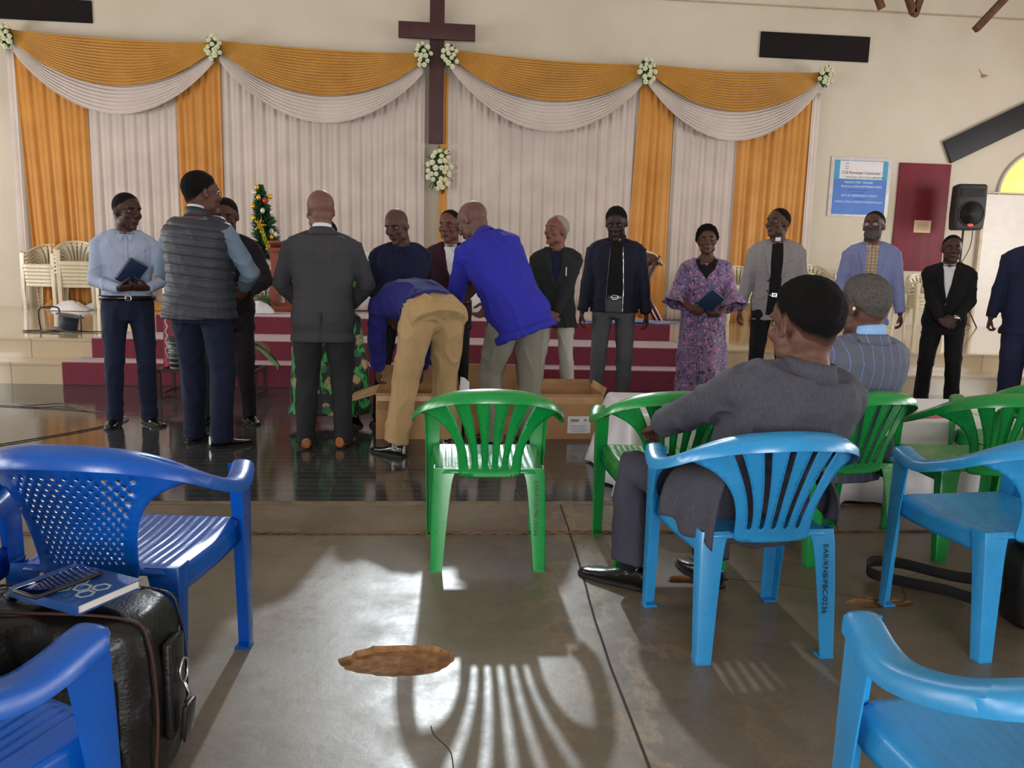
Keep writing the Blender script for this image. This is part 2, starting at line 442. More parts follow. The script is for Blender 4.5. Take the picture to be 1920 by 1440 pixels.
# sloping soffit over the right-hand bay; its foot is the line seen on the wall
Mframe = simple('window_frame_steel', (70, 62, 58), .5)
k = 1
for sx, x in ((-1, XL), (1, XR)):
    for a, b in wins:
        mb = MB()
        for y in (a, (a*2+b)/3, (a+2*b)/3, b): mb.box((x+sx*.12, y, 2.2), (.04, .04, 2.2))
        for z in (1.12, 1.85, 2.6, 3.28): mb.box((x+sx*.12, (a+b)/2, z), (.04, b-a, .04))
        struct('window_%d' % k, mb, Mframe, smooth=False); k += 1
mb = MB()
for x in (WX0+.02, (WX0+WX1)/2, WX1-.02): mb.box((x, YW+.12, (WZ0+WZ1)/2), (.04, .04, WZ1-WZ0))
for z in (WZ0+.02, WZ1-.02): mb.box(((WX0+WX1)/2, YW+.12, z), (WX1-WX0, .04, .04))
struct('window_%d' % k, mb, Mframe, smooth=False)
# ------------------------------------------------------------------ monobloc plastic armchairs (front = +Y)
M_green = plastic('green_plastic', (8, 142, 62)); M_green2 = plastic('dark_green_plastic', (10, 118, 46))
M_cyan = plastic('sky_blue_plastic', (44, 150, 214)); M_royal = plastic('royal_blue_plastic', (2, 86, 184)); M_ivory = plastic('ivory_plastic', (226, 216, 190))

def back_y(x, z):
    return -.209-max(0, z-.41)*.33+1.5*x*x*min(1, max(0, (z-.40)/.22))
def fan_back():
    R = [(0, .384), (.06, .386), (.112, .392), (.124, .41), (.125, .44), (.130, .49), (.145, .54), (.172, .585), (.205, .615), (.240, .632), (.268, .645),
         (.262, .672), (.238, .700), (.20, .722), (.15, .738), (.08, .749), (0, .753)]
    L = [(-x, z) for x, z in reversed(R[1:-1])]
    ol = [tuple(p) for p in catmull(R, 4)[:-1]]; ol2 = [tuple(p) for p in catmull([R[-1]]+L+[R[0]], 4)[:-1]]
    holes = []
    for k in range(-2, 3):
        xb, xt = k*.040, k*.080; zt = .724-.0080*k*k; wb, wt = .0088, .0130
        def cx(t): return xb+(xt-xb)*t**1.7
        a = []
        for i in range(13):
            t = i/12; a.append((cx(t)+wb+(wt-wb)*t, .436+(zt-.436)*t))
        for q in (.5,): a.append((cx(1), zt+.006))
        b = [(cx(i/12)-wb-(wt-wb)*i/12, .436+(zt-.436)*i/12) for i in range(12, -1, -1)]
        holes.append(a+b+[(xb, .429)])
    mb = plate(ol+ol2, holes, lambda x, z: V((x, back_y(x, z), z)), .014, .012)
    # raised lips round the slots give the ribs their channel look
    return mb, holes
def lattice_back():
    R = [(0, .384), (.07, .386), (.116, .392), (.128, .412), (.129, .45), (.136, .51), (.150, .565), (.172, .605), (.205, .632), (.240, .645), (.268, .655),
         (.262, .680), (.238, .706), (.20, .728), (.15, .744), (.08, .755), (0, .759)]
    L = [(-x, z) for x, z in reversed(R[1:-1])]
    ol = [tuple(p) for p in catmull(R, 4)[:-1]]+[tuple(p) for p in catmull([R[-1]]+L+[R[0]], 4)[:-1]]
    holes = []; nr = 17
    for r in range(nr):
        z = .437+(.676-.437)*r/(nr-1); t = (z-.43)/.25
        hw = .098+.066*t**1.6; n = 11+(r % 2)
        for i in range(n):
            u = (i+(.5 if r % 2 == 0 else 0))/(11)*2-1
            if abs(u) > .97: continue
            x = u*hw; zz = z-.012*u*u*t
            w, h = .0060*(hw/.11), .0054
            holes.append([(x+w, zz), (x, zz+h), (x-w, zz), (x, zz-h)])
    mb = plate(ol, holes, lambda x, z: V((x, back_y(x, z), z)), .016, .02)
    return mb, []
def band(top):
    dz = top-.753
    R = [(.0, -.330, .755), (.08, -.321, .751), (.15, -.292, .740), (.205, -.250, .720), (.243, -.200, .693), (.268, -.140, .659), (.281, -.078, .629),
         (.286, -.01, .606), (.284, .045, .596), (.277, .10, .602), (.264, .15, .610), (.256, .180, .612), (.250, .194, .604)]
    R = [V((x, y, z+dz*max(0, min(1, (z-.6)/.15)))) for x, y, z in R]
    path = catmull([V((-p.x, p.y, p.z)) for p in reversed(R[1:])]+R, 5); n = len(path); rings = []
    for i, p in enumerate(path):
        t = (path[min(i+1, n-1)]-path[max(i-1, 0)]).normalized()
        out = V((t.y, -t.x, 0)).normalized()
        if out.dot(V((p.x, p.y, 0))) < 0: out = -out
        up = V((0, 0, 1)); up = (up-t*up.dot(t)).normalized()
        b = max(0, min(1, (p.z-.62)/.10)); drop = .034+.010*b
        tip = min(1, min(i, n-1-i)/4)
        prof = [(-.030, -.014), (-.031, -.003), (-.026, .0035), (-.012, .0060-.003*b), (.006, .0045-.008*b), (.020, .0005-.012*b), (.029, -.007-.014*b), (.0325, -drop), (.0295, -drop), (.0255, -.011-.014*b),
                (.018, -.0035-.012*b), (.006, .0005-.008*b), (-.012, .0020-.003*b), (-.0245, -.0005), (-.0275, -.005), (-.0275, -.014)]
        rings.append([p+out*a*(.82+.18*tip)+up*c for a, c in prof])
    m = MB(); m.rings(rings); return m
def arm_split(m):
    """band -> top rail and two armrests"""
    return m
def leg_shell(pts, wx, wy, sx, sy, th=.0042):
    """channel section leg: corner outward (sx,sy); pts top->foot corner path"""
    path = catmull(pts, 5); n = len(path); rings = []
    for i, p in enumerate(path):
        t = i/(n-1); a = wx[0]+(wx[1]-wx[0])*t; b = wy[0]+(wy[1]-wy[0])*t; c = .007
        out = [(-a, 0), (-c, 0), (-c*.3, -c*.3), (0, -c), (0, -b)]
        inn = [(-th, -b), (-th, -c), (-c*.3-th*.7, -c*.3-th*.7), (-c, -th), (-a, -th)]
        rings.append([V((p.x+sx*q[0], p.y+sy*q[1], p.z)) for q in out+inn])
    m = MB(); m.rings(rings)
    p = path[-1]; a, b = wx[1], wy[1]   # foot pad
    m.add([V((p.x, p.y, .006)), V((p.x-sx*a, p.y, .006)), V((p.x-sx*a, p.y-sy*b, .006)), V((p.x, p.y-sy*b, .006)),
           V((p.x, p.y, .0)), V((p.x-sx*a, p.y, .0)), V((p.x-sx*a, p.y-sy*b, .0)), V((p.x, p.y-sy*b, .0))],
          [(0, 1, 2, 3), (7, 6, 5, 4), (0, 4, 5, 1), (1, 5, 6, 2), (2, 6, 7, 3), (3, 7, 4, 0)])
    return m
def seat_mesh(rib=.0012):
    def pos(u, v):
        # u,v in [-1.12,1.12]; beyond 1 the sheet turns down into the apron
        U = max(-1, min(1, u)); W = max(-1, min(1, v)); d = max(0, max(abs(u), abs(v))-1)/.12
        hw = .213+.022*(W+1)/2; x = U*hw; y = .012+W*.212
        cr = max(0, abs(U)+abs(W)-1.72)/.28
        x *= 1-.05*cr; y = .012+(y-.012)*(1-.05*cr)
        z = .414+.018*max(0, W)**1.4-.004*(1-U*U)*(1-W*W)-.016*max(0, W-.86)/.14*1.0-.010*max(0, abs(U)-.86)/.14
        if abs(U) < .86 and abs(W) < .85: z += rib*math.cos(x*2*PI/.026)
        if d > 0:
            z -= (.058 if v > -1 or abs(u) > 1 else .014)*min(1, d); n = V((x if abs(u) > 1 else 0, (y-.012) if abs(v) > 1 else 0)); n = n.normalized() if n.length else n
            x += n.x*.006*d; y += n.y*.006*d
        return V((x, y, z))
    m = MB(); N = 72
    m.grid(lambda a, b: pos((a*2-1)*1.12, (b*2-1)*1.12), N, 44); return m
def apron(sx):
    """arched web that joins seat side and legs"""
    def f(y, z): return V((sx*(.237+.012*max(0, (.40-z)/.12)), y, z))
    ol = [(-.20, .40), (-.215, .34), (-.19, .30), (-.165, .345), (-.10, .372), (0, .378), (.10, .372), (.165, .345), (.185, .30), (.21, .34), (.205, .40)]
    return plate([tuple(p) for p in ol], [], f, .03)

def make_chair(name, style, m, rib=.0012, lo=False):
    root = empty(name)
    back, holes = (fan_back() if style == 'fan' else lattice_back())
    o = back.build('backrest', m, root, solid=.0042)
    if style == 'fan':
        e = MB()
        for h in holes:
            pp = resample(h, .012); q = [V((x, back_y(x, z)-.0015, z)) for x, z in pp]; n = len(q)
            e.rings([[p+V((dx, dy, 0)) for dx, dy in ((.0016, 0), (0, .0035), (-.0016, 0), (0, -.0035))] for p in q], loop=True)
        e.build('slot_rim', m, o)
    tr = band(.753 if style == 'fan' else .759)
    # split faces at the shoulders so rail and armrests are parts of their own
    rail, al, ar = MB(), MB(), MB()
    for M_ in (rail, al, ar): M_.v = [p.copy() for p in tr.v]
    for f in tr.f:
        c = sum((tr.v[i] for i in f), V())/len(f)
        (rail if c.y < -.15 else (al if c.x < 0 else ar)).f.append(f)
    for nm, M_ in (('top_rail', rail), ('armrest', al), ('armrest', ar)):
        M_.mi = [0]*len(M_.f); used = sorted({i for f in M_.f for i in f}); mp = {a: b for b, a in enumerate(used)}
        M_.v = [M_.v[i] for i in used]; M_.f = [[mp[i] for i in f] for f in M_.f]
        M_.build(nm, m, root, fix=False, autos=48)
    so = seat_mesh(rib).build('seat', m, root, solid=.004)
    # rear web under the backrest
    for sx in (-1, 1):
        leg_shell([(sx*.272, .200, .598), (sx*.266, .212, .45), (sx*.262, .220, .25), (sx*.258, .226, .004)], (.070, .048), (.086, .038), sx, 1).build('leg', m, root, autos=32)
        leg_shell([(sx*.222, -.196, .418), (sx*.226, -.205, .36), (sx*.230, -.222, .20), (sx*.232, -.238, .004)], (.090, .048), (.062, .038), sx, -1).build('leg', m, root, autos=32)
    return root
def write_on_leg(root, txt, sz=.0265):
    legs = [c for c in root.children if c.name.startswith('leg')]
    leg = legs[3]   # rear leg on +x side
    t = text_mesh(txt, sz, .0002)
    # reads downwards along the outer rear face
    rot = MX(((0, 0, 0, 0),)*4)
    m = MX.Translation((.198, -.2325, .385)) @ MX(((0, 1, 0, 0), (0, 0, 1, 0), (-1, 0, 0, 0), (0, 0, 0, 1)))
    # text x -> -z, text y -> +x ; slight lean of the leg
    t.v = [V((.183+p.y*.9, -.2068-(p.x*.112)-p.z, .372-p.x)) for p in t.v]
    o = t.build('lettering', simple('marker_ink', (18, 14, 24), .5), leg, fix=False); o['label'] = 'black hand lettering'

CH = []
def put(o, x, y, deg, label, group=None, z=0):
    o.location = (x, y, z); o.rotation_euler = (0, 0, R_(deg)); tag(o, label, 'chair', group); CH.append(o); return o
gF = make_chair('plastic_armchair', 'fan', M_green)
gG = copy_tree(gF); gH = copy_tree(gF); gI = copy_tree(gF); gJ = copy_tree(gF)
write_on_leg(gF, 'EAR/KNB/PBC/0134')
gp = 'green plastic armchairs by the cloth covered table'
put(gF, .175, 3.19, 0, 'empty green plastic armchair alone in the middle, writing on its rear leg')
put(gG, .935, 3.19, -2, 'empty green plastic armchair in front of the seated man\'s knees')
put(gH, 1.70, 3.26, 12, 'green plastic armchair under the grey-haired seated man')
put(gI, 2.37, 3.24, -5, 'empty green plastic armchair between sky blue chair and white table')
put(gJ, 2.93, 3.62, -8, 'green plastic armchair mostly hidden, tucked at the table beside the other empty green one')
cC = make_chair('plastic_armchair', 'fan', M_cyan)
cD = copy_tree(cC); cE = copy_tree(cC)
write_on_leg(cC, 'EAR/KNB/PBC/0236')
put(cC, 1.00, 2.44, 4, 'sky blue plastic armchair carrying the seated man in the grey suit')
put(cD, 1.91, 2.43, 6, 'empty sky blue plastic armchair behind the seated men, black bag strap beneath')
put(cE, 1.01, 1.08, 4, 'sky blue plastic armchair at the bottom edge, showing one arm and part of its seat')
rA = make_chair('plastic_armchair', 'lattice', M_royal, rib=.0028)
rB = copy_tree(rA); rC = copy_tree(rA)
put(rA, -.885, 2.18, -6, 'royal blue plastic armchair with diamond lattice back beside the black travel bag')
put(rB, -.88, 1.20, -30, 'royal blue plastic armchair in the bottom corner in front of the travel bag')
put(rC, -1.42, 1.92, -4, 'royal blue plastic armchair at the picture edge, mostly one leg showing')

# ivory stacks on the stage
iv = make_chair('stacked_chair', 'fan', M_ivory)
first = True
stacks = [(-6.52, 13.2, 180, 6, 'far end'), (-5.95, 13.05, 200, 7, 'second'), (-5.28, 12.95, 178, 5, 'third'), (-4.1, 12.5, 178, 3, 'low'),
          (4.98, 12.9, 176, 5, 'dressed woman'), (6.36, 12.95, 185, 6, 'clergyman'), (7.35, 12.8, 178, 5, 'man in glasses'), (7.95, 12.3, 172, 4, 'tall right')]
desc = ['ivory chair in the outermost stack on the stage',
        'ivory chair in the stack second from the stage end, by the gold drape',
        'ivory chair in the stack half hidden by the man with two books',
        'ivory chair in the low stack between the first two standing men',
        'ivory chair in the stack behind the woman in the purple dress',
        'ivory chair in the stack between the clergyman and the man in glasses',
        'ivory chair in the stack behind the man in the light blue blazer',
        'ivory chair in the stack below the dark red board']
for k, (x, y, d, n, _) in enumerate(stacks):
    for i in range(n):
        o = iv if first else copy_tree(iv); first = False
        top = desc[k]+(', topmost' if i == n-1 else '')
        put(o, x, y-i*.004, d+random.uniform(-1, 1), top, ('ivory chairs in stack: '+desc[k][19:]) if i < n-1 else None, z=Z2+i*.058)
# ------------------------------------------------------------------ people
def skin(name, rgb, rough=.56):
    if name in _mc: return _mc[name]
    n = NT(name); v = n.coord(); c = lin(rgb)
    a = n.ramp(n.noise(v, 14, 5, .6), [(.3, [x*.82 for x in c]), (.7, [x*1.12 for x in c])])
    n.base(a); n.b.inputs['Roughness'].default_value = rough; n.b.inputs['Specular IOR Level'].default_value = .32
    n.b.inputs['Subsurface Weight'].default_value = .08; n.b.inputs['Subsurface Radius'].default_value = (.02, .008, .004)
    n.bump(n.noise(v, 240, 3), .12, .002); _mc[name] = n.m; return n.m
M_eye = simple('eye_white', (150, 134, 120), .25, var=.03); M_iris = simple('iris_dark', (22, 12, 8), .15)
M_lip = simple('lip', (66, 40, 36), .5); M_nail = simple('nail', (150, 106, 88), .35)
def hairmat(name, rgb, rgb2):
    if name in _mc: return _mc[name]
    n = NT(name); v = n.coord()
    n.base(n.ramp(n.noise(v, 130, 6, .8), [(.35, lin(rgb)), (.65, lin(rgb2))])); n.b.inputs['Roughness'].default_value = .95
    n.b.inputs['Specular IOR Level'].default_value = .15; n.bump(n.noise(v, 330, 4, .8), 1.0, .006); _mc[name] = n.m; return n.m
H_black = hairmat('black_hair', (8, 8, 9), (24, 22, 22)); H_grey = hairmat('grey_hair', (78, 73, 70), (112, 108, 106)); H_white = hairmat('white_hair', (128, 124, 120), (168, 166, 162))
H_stub = hairmat('hair_stubble', (34, 26, 24), (58, 46, 42))
def hair_on(hm, skin_rgb):
    nm = hm.name+'_on_%d_%d_%d' % skin_rgb
    if nm in _mc: return _mc[nm]
    src = {'black_hair': ((8, 8, 9), (24, 22, 22)), 'grey_hair': ((70, 66, 64), (112, 108, 106)), 'white_hair': ((128, 124, 120), (176, 172, 168)), 'hair_stubble': ((24, 18, 17), (44, 34, 31))}[hm.name]
    n = NT(nm); v = n.coord(); at = n.n('ShaderNodeAttribute'); at.attribute_name = 'hair_cover'
    h = n.ramp(n.noise(v, 130, 6, .8), [(.35, lin(src[0])), (.65, lin(src[1]))])
    f = n.ramp(n.math('ADD', n.math('MULTIPLY', n.noise(v, 380, 3, .7), .7), n.math('MULTIPLY', at.outputs['Fac'], 1.15)), [(.42, (0,)*3), (.95, (1,)*3)])
    n.base(n.mix(f, lin(skin_rgb), h)); n.b.inputs['Roughness'].default_value = .9; n.b.inputs['Specular IOR Level'].default_value = .15
    n.bump(n.noise(v, 330, 4, .8), .8, .006); _mc[nm] = n.m; return n.m
M_shoe = simple('black_leather', (14, 13, 14), .22, var=.3, scale=20, bump=.1, coat=.4); M_tan = simple('tan_leather', (150, 88, 44), .4, var=.2, bump=.1); M_sole = simple('shoe_sole', (16, 14, 13), .7)
M_metal = simple('polished_metal', (200, 200, 205), .22, metal=1.); M_lens = None

def ik(a, c, l1, l2, hint):
    d = c-a; L = min(d.length, (l1+l2)*.999); d.normalize(); x = (l1*l1-l2*l2+L*L)/(2*L)
    h = math.sqrt(max(0, l1*l1-x*x)); u = V(hint); u = (u-d*u.dot(d))
    u = u.normalized() if u.length > 1e-6 else d.orthogonal().normalized()
    return a+d*x+u*h, a+d*L

def lerp(a, b, t): return a+(b-a)*t
def rings_body(tab, fr, ex=2.4, n=28, ease=0.):
    """tab: (t, a, b, yoff) ; fr(t)->(p,R,U,F)"""
    rg = []
    for t, a, b, yo in tab:
        p, R, U, F = fr(t); a += ease; b += ease; r = []
        for k in range(n):
            c, s = math.cos(2*PI*k/n), math.sin(2*PI*k/n)
            r.append(p+R*(a*math.copysign(abs(c)**(2/ex), c))+F*(yo+b*math.copysign(abs(s)**(2/ex), s)))
        rg.append(r)
    return rg

def hand_mb(wrist, d, palm, side, s=1., curl=.35, spread=.10, thumb=.5, fcurl=None):
    """wrist pos, d = direction of metacarpals, palm = palm normal, side=+1 when the thumb is on d x palm side"""
    d = V(d).normalized(); pn = V(palm); pn = (pn-d*pn.dot(d)).normalized(); w = d.cross(pn).normalized()*side   # towards the thumb
    m = MB(); L = .088*s
    rg = []
    for t, a, b in ((-.18, .024, .020), (0, .027, .018), (.35, .038, .016), (.75, .042, .0145), (1.0, .040, .012), (1.06, .036, .008)):
        c = wrist+d*L*t; rg.append([c+w*math.cos(2*PI*k/14)*a*s+pn*math.sin(2*PI*k/14)*b*s for k in range(14)])
    m.rings(rg)
    tips = []
    for i, (off, ln, r) in enumerate(((.028, .070, .0088), (.010, .079, .0092), (-.009, .073, .0088), (-.027, .058, .0078))):
        cu = (fcurl[i] if fcurl else curl*(1+.12*i)); base = wrist+d*L*.93+w*off*s
        dirn = (d+w*(off/.028)*spread).normalized(); pts = [base-dirn*.012*s, base]; rr = [r*s*1.05, r*s*1.05]; p = base; ang = 0
        for seg, fr_ in enumerate((.45, .30, .25)):
            ang += cu*(1.0, 1.25, .9)[seg]; q = dirn*math.cos(ang)+pn*math.sin(ang); p = p+q*ln*s*fr_; pts.append(p); rr.append(r*s*(1-.09*(seg+1)))
        m.tube(pts, rr, 10); tips.append(p)
    b = wrist+d*L*.22+w*.026*s+pn*.004*s; q = (d*.62+w*.70+pn*(.25+thumb*.5)).normalized(); p1 = b+q*.038*s
    q2 = (d*.85+w*(.30-thumb*.35)+pn*(.2+thumb*.55)).normalized(); p2 = p1+q2*.030*s; p3 = p2+(q2+pn*.15).normalized()*.024*s
    m.tube([b-q*.012*s, b, p1, p2, p3], [.015*s, .015*s, .0115*s, .0105*s, .0085*s], 10)
    return m

class Fig: pass

def person(label, x, y, facing, height=1.72, z=0., build=1.0, belly=0., lean=(0, 0, 0), side_lean=0., head=(0, 0, 0), arms=None, legs=None, pelvis=None,
           skin_rgb=(74, 46, 36), sk=1.32, neck_drop=0., head_scale=1., hair='short', hair_mat=None, hairline=0., fhair=None, outfit=None, chin=0., voxel=.0085, female=False, seat=False, detail=1.0, face_age=0., twist=0.):
    """joints are in the figure's own frame: +Y ahead, +X its right hand; all lengths for 1.75 m times s"""
    s = height/1.75; G = Fig(); G.s = s; skin_rgb = tuple(int(q*sk) for q in skin_rgb)
    Pz = (.93*s if pelvis is None else pelvis[2]); P = V((0 if pelvis is None else pelvis[0], 0 if pelvis is None else pelvis[1], Pz))
    a0, a1, a2 = [R_(a) for a in lean]; sl = R_(side_lean)
    def dirn(a): return (V((math.sin(sl)*math.cos(a), math.sin(a), math.cos(a)*math.cos(sl)))).normalized()
    segs = [(.0, P, a0), (.14*s, None, lerp(a0, a1, .6)), (.32*s, None, a1), (.55*s, None, a2), (.63*s, None, a2)]
    pts = [P]; tt = [0]
    for (t0, _, b0), (t1, _, b1) in zip(segs[:-1], segs[1:]):
        pts.append(pts[-1]+dirn((b0+b1)/2)*(t1-t0)); tt.append(t1)
    angs = [q[2] for q in segs]
    def fr(t):
        t = t if isinstance(t, float) else float(t)
        if t <= 0: i, u = 0, t/(tt[1]-tt[0])
        else:
            i = 0
            while i < len(tt)-2 and t > tt[i+1]: i += 1
            u = (t-tt[i])/(tt[i+1]-tt[i])
        a = angs[0] if t <= 0 else lerp(angs[i], angs[i+1], min(u, 1.2))
        p = pts[i]+(pts[i+1]-pts[i])*u
        U = dirn(a); tw = R_(twist)*max(0, min(1, t/(.45*s)))
        R = V((math.cos(tw), math.sin(tw), 0)); R = (R-U*R.dot(U)).normalized(); F = U.cross(R)
        return p, R, U, F
    G.fr = fr
    bd = build
    if not female:
        tab = [(-.13, .150, .100, -.005), (-.06, .168, .112, -.010), (0, .168, .112, -.008), (.08, .155, .102, .0), (.16, .150, .100, .004), (.26, .160, .105, .004), (.36, .172, .110, .0),
               (.43, .176, .104, -.006), (.475, .160, .090, -.012), (.51, .115, .074, -.016), (.545, .068, .062, -.018), (.57, .056, .056, -.014)]
    else:
        tab = [(-.13, .165, .112, -.012), (-.06, .182, .120, -.014), (0, .178, .116, -.01), (.08, .155, .102, .0), (.16, .142, .098, .004), (.26, .150, .112, .014), (.34, .158, .122, .018),
               (.42, .160, .100, .0), (.47, .145, .082, -.010), (.51, .098, .066, -.014), (.545, .055, .052, -.016), (.57, .046, .046, -.010)]
    tab = [(t*s, a*s*bd, (b*bd+belly*math.exp(-((t-.12)/.12)**2)*.5)*s, (yo+belly*math.exp(-((t-.12)/.12)**2)*.5)*s) for t, a, b, yo in tab]
    G.tab = tab
    nb, R, U, F = fr(.56*s)
    # head frame
    hy, hp, hr = [R_(q) for q in head]
    base = MX((R, F, U)).transposed()
    HM = (MX.Rotation(hy, 3, U) @ MX.Rotation(-hp, 3, R) @ MX.Rotation(hr, 3, F)) @ base
    hs = (s*1.12 if not female else s*1.07)*head_scale
    hc = nb-U*(.004+neck_drop)*s+HM @ V((0, .022*hs, .108*hs)); G.hc = hc; G.HM = HM; G.hs = hs
    def H(p): return hc+HM @ (V(p)*hs)
    # shoulders / arms
    sp, sR, sU, sF = fr(.455*s); sw = (.172 if not female else .150)*s*bd
    A = arms or {}
    G.arm = {}
    for k, sg in (('R', 1), ('L', -1)):
        sh = sp+sR*sg*sw+sF*(-.008)*s+sU*(-.012)*s
        a = A.get(k, {}); tgt = V(a.get('hand', (sg*.25, .03, .80)))*s if not a.get('abs') else V(a['hand'])
        l1, l2 = .290*s, .255*s
        el, wr = ik(sh, tgt, l1, l2, a.get('elbow', (sg*.35, -1, -.1)))
        G.arm[k] = (sh, el, wr, a)
    # legs
    G.leg = {}; Lg = legs or {}
    pp, pR, pU, pF = fr(0.)
    for k, sg in (('R', 1), ('L', -1)):
        hip = pp+pR*sg*.088*s*bd-pU*.03*s
        a = Lg.get(k, {}); f = a.get('foot', (sg*.10, .0)); an = V((f[0], f[1], a.get('z', 0)+.085*s))
        kn, an2 = ik(hip, an, .415*s, .410*s, a.get('knee', (sg*.08, 1, 0)))
        G.leg[k] = (hip, kn, an, R_(a.get('toe', -sg*10)), a)
    # ---- body mesh
    mb = MB(); mb.rings(rings_body([(t*(.75 if t < 0 else 1), a*(.80 if t < .1*s else .86), b*(.80 if t < .1*s else .86), yo) for t, a, b, yo in tab], fr, 2.2))
    mb.tube([fr(.50*s)[0]-F*.012*s, nb+U*.01*s, hc+HM @ V((0, -.022*hs, -.06*hs)), hc+HM @ V((0, -.018*hs, -.01*hs))], [.072*s, .063*s if not female else .052*s, .058*hs, .058*hs], 16)
    for k, sg in (('R', 1), ('L', -1)):
        sh, el, wr, a = G.arm[k]; m_ = lerp(sh, el, .45); m2 = lerp(el, wr, .3)
        mb.tube([sh, m_, el, m2, wr], [.034*s, .042*s, .036*s, .036*s, .0255*s], 14)
        hip, kn, an, toe, a = G.leg[k]
        mb.tube([hip, lerp(hip, kn, .35), lerp(hip, kn, .8), kn, lerp(kn, an, .3), lerp(kn, an, .75), an], [.066*s, .066*s, .053*s, .050*s, .048*s, .036*s, .033*s], 14)
    # head
    fw = 1.0 if not female else .95
    def E(c, r, rot=None, n=16):
        e = MB(); e.ell((0, 0, 0), r, rot, n, 12); mb.add([H(V(c)+p) for p in e.v], e.f)
    E((0, -.012, .032), (.0775*fw, .098, .088)); E((0, .028, .030), (.064*fw, .066, .072)); E((0, .024, -.038), (.060*fw, .062, .074)); E((0, .040, -.075), (.042*fw, .042, .040))
    E((0, .074, -.100), (.022, .018+chin, .016)); E((0, -.03, -.03), (.064, .06, .06))
    for q in (-1, 1):
        E((q*.040, .058, -.022), (.024, .026, .024)); E((q*.030, .078, .026), (.024, .013, .008), MX.Rotation(-q*.12, 3, 'Y')); E((q*.045, .015, -.070), (.020, .036, .026))
        e = MB(); e.ell((0, 0, 0), (.0075, .0185, .031), MX.Rotation(q*.30, 3, 'Z') @ MX.Rotation(-.18, 3, 'X'), 12, 10); mb.add([H(p+V((q*.0785*fw, -.012, -.004))) for p in e.v], e.f)
        e = MB(); e.ell((0, 0, 0), (.0065, .010, .010), None, 10, 8); mb.add([H(p+V((q*.0765*fw, -.004, -.028))) for p in e.v], e.f)
        E((q*.0145, .098, -.0270), (.0105, .012, .0085), None, 10)
    mb.tube([H((0, .080, .030)), H((0, .094, .006)), H((0, .108, -.018)), H((0, .106, -.027))], [.009*hs, .0105*hs, .0135*hs, .012*hs], 12)
    E((0, .0885, -.0535), (.0245, .0125, .0068), None, 14); E((0, .0870, -.0645), (.0210, .0125, .0078), None, 14)
    fm = fuse(mb, voxel if detail < 1.5 else voxel*.62, 3 if detail < 1.5 else 5, .5)
    HI = HM.transposed(); lips = set()
    for i, p in enumerate(fm.v):
        if (p-hc).length > .2*hs: continue
        q = HI @ (p-hc)/hs
        for sg in (-1, 1):   # eye sockets, ear hollow
            dd = ((q.x-sg*.031)**2+(q.z-.006)**2)/.0165**2
            if q.y > .04: q.y -= .0115*math.exp(-dd)
            de = (q.y+.010)**2/.009**2+(q.z-.002)**2/.016**2
            if sg*q.x > .076: q.x -= sg*.0055*math.exp(-de)
        if q.y > .06:      # mouth line, philtrum
            q.y -= .004*math.exp(-((q.z+.0588)/.0022)**2)*max(0, 1-(q.x/.024)**2)
            q.y += -.003*math.exp(-((q.x)/.004)**2)*math.exp(-((q.z+.043)/.006)**2)
            if face_age: q.y -= face_age*.003*math.exp(-((abs(q.x)-.034-(-.03-q.z)*.35)/.004)**2)*(1 if -.065 < q.z < -.022 else 0)
            if -.0735 < q.z < -.046 and abs(q.x) < .0255*(1-((q.z+.059)/.03)**2) and q.y > .078: lips.add(i)
        fm.v[i] = hc+HM @ (q*hs)
    for i, f in enumerate(fm.f): fm.mi[i] = 3 if all(j in lips for j in f) else 0
    headbv = MB(); idx = {}
    for f in fm.f:
        c = fm.v[f[0]]
        if (c-hc).length < .2*hs: headbv.f.append(f)
    G.headtree = BVHTree.FromPolygons([tuple(p) for p in fm.v], headbv.f)
    body = MB(); body.join(fm)
    for sg in (-1, 1):
        body.ell(H((sg*.0310, .0690, .006)), [.0118*hs]*3, None, 14, 10, mi=1)
        gz = V((0, 1, -.10)).normalized(); body.ell(H(V((sg*.0310, .0690, .006))+gz*.0080), (.0052*hs,)*3, None, 12, 8, mi=2)
        # lids
        for zz, rr in ((.0085, .0060), (.0002, .0045)):
            e = MB()
            for u in range(1): pass
            rg = []
            for k in range(9):
                a = -1.05+2.1*k/8; c = V((sg*.0310+.0135*math.sin(a), .0705+.0105*math.cos(a), .006+(.0066 if zz > .005 else -.0070)*math.cos(a*.95)))
                rg.append([H(c+V((0, math.cos(b)*.0030, math.sin(b)*.0030))) for b in [2*PI*j/6 for j in range(6)]])
            body.rings(rg, mi=0)
    G.hands = {}
    hm = MB()
    for k, sg in (('R', 1), ('L', -1)):
        sh, el, wr, a = G.arm[k]; fd = (wr-el).normalized()
        d = V(a['dir']).normalized() if 'dir' in a else fd
        palm = a.get('palm', (-sg, .1, 0)); w_ = d.cross((V(palm)-d*V(palm).dot(d)).normalized())
        up = V(a.get('thumb_to', (0, 1, .2))); sd = 1 if w_.dot(up) > 0 else -1
        hm.join(fuse(hand_mb(wr, d, palm, sd, s*(1.0 if not female else .92), a.get('curl', .32), a.get('spread', .06), a.get('th', .4), a.get('fcurl')), .0042*s if detail < 1.5 else .003, 2, .5))
        G.hands[k] = (wr, d)
    body.join(hm, 0)
    body.cur = 0
    o = body.build('person', [skin('skin_%d_%d_%d' % skin_rgb, skin_rgb), M_eye, M_iris, M_lip], None, fix=False)
    o.location = (x, y, z); o.rotation_euler = (0, 0, R_(facing)); tag(o, label, 'person'); G.o = o
    G.H = H; G.s = s; G.sp = (sp, sR, sU, sF)
    # ---- brows
    # ---- hair
    hmt = hair_mat or H_black
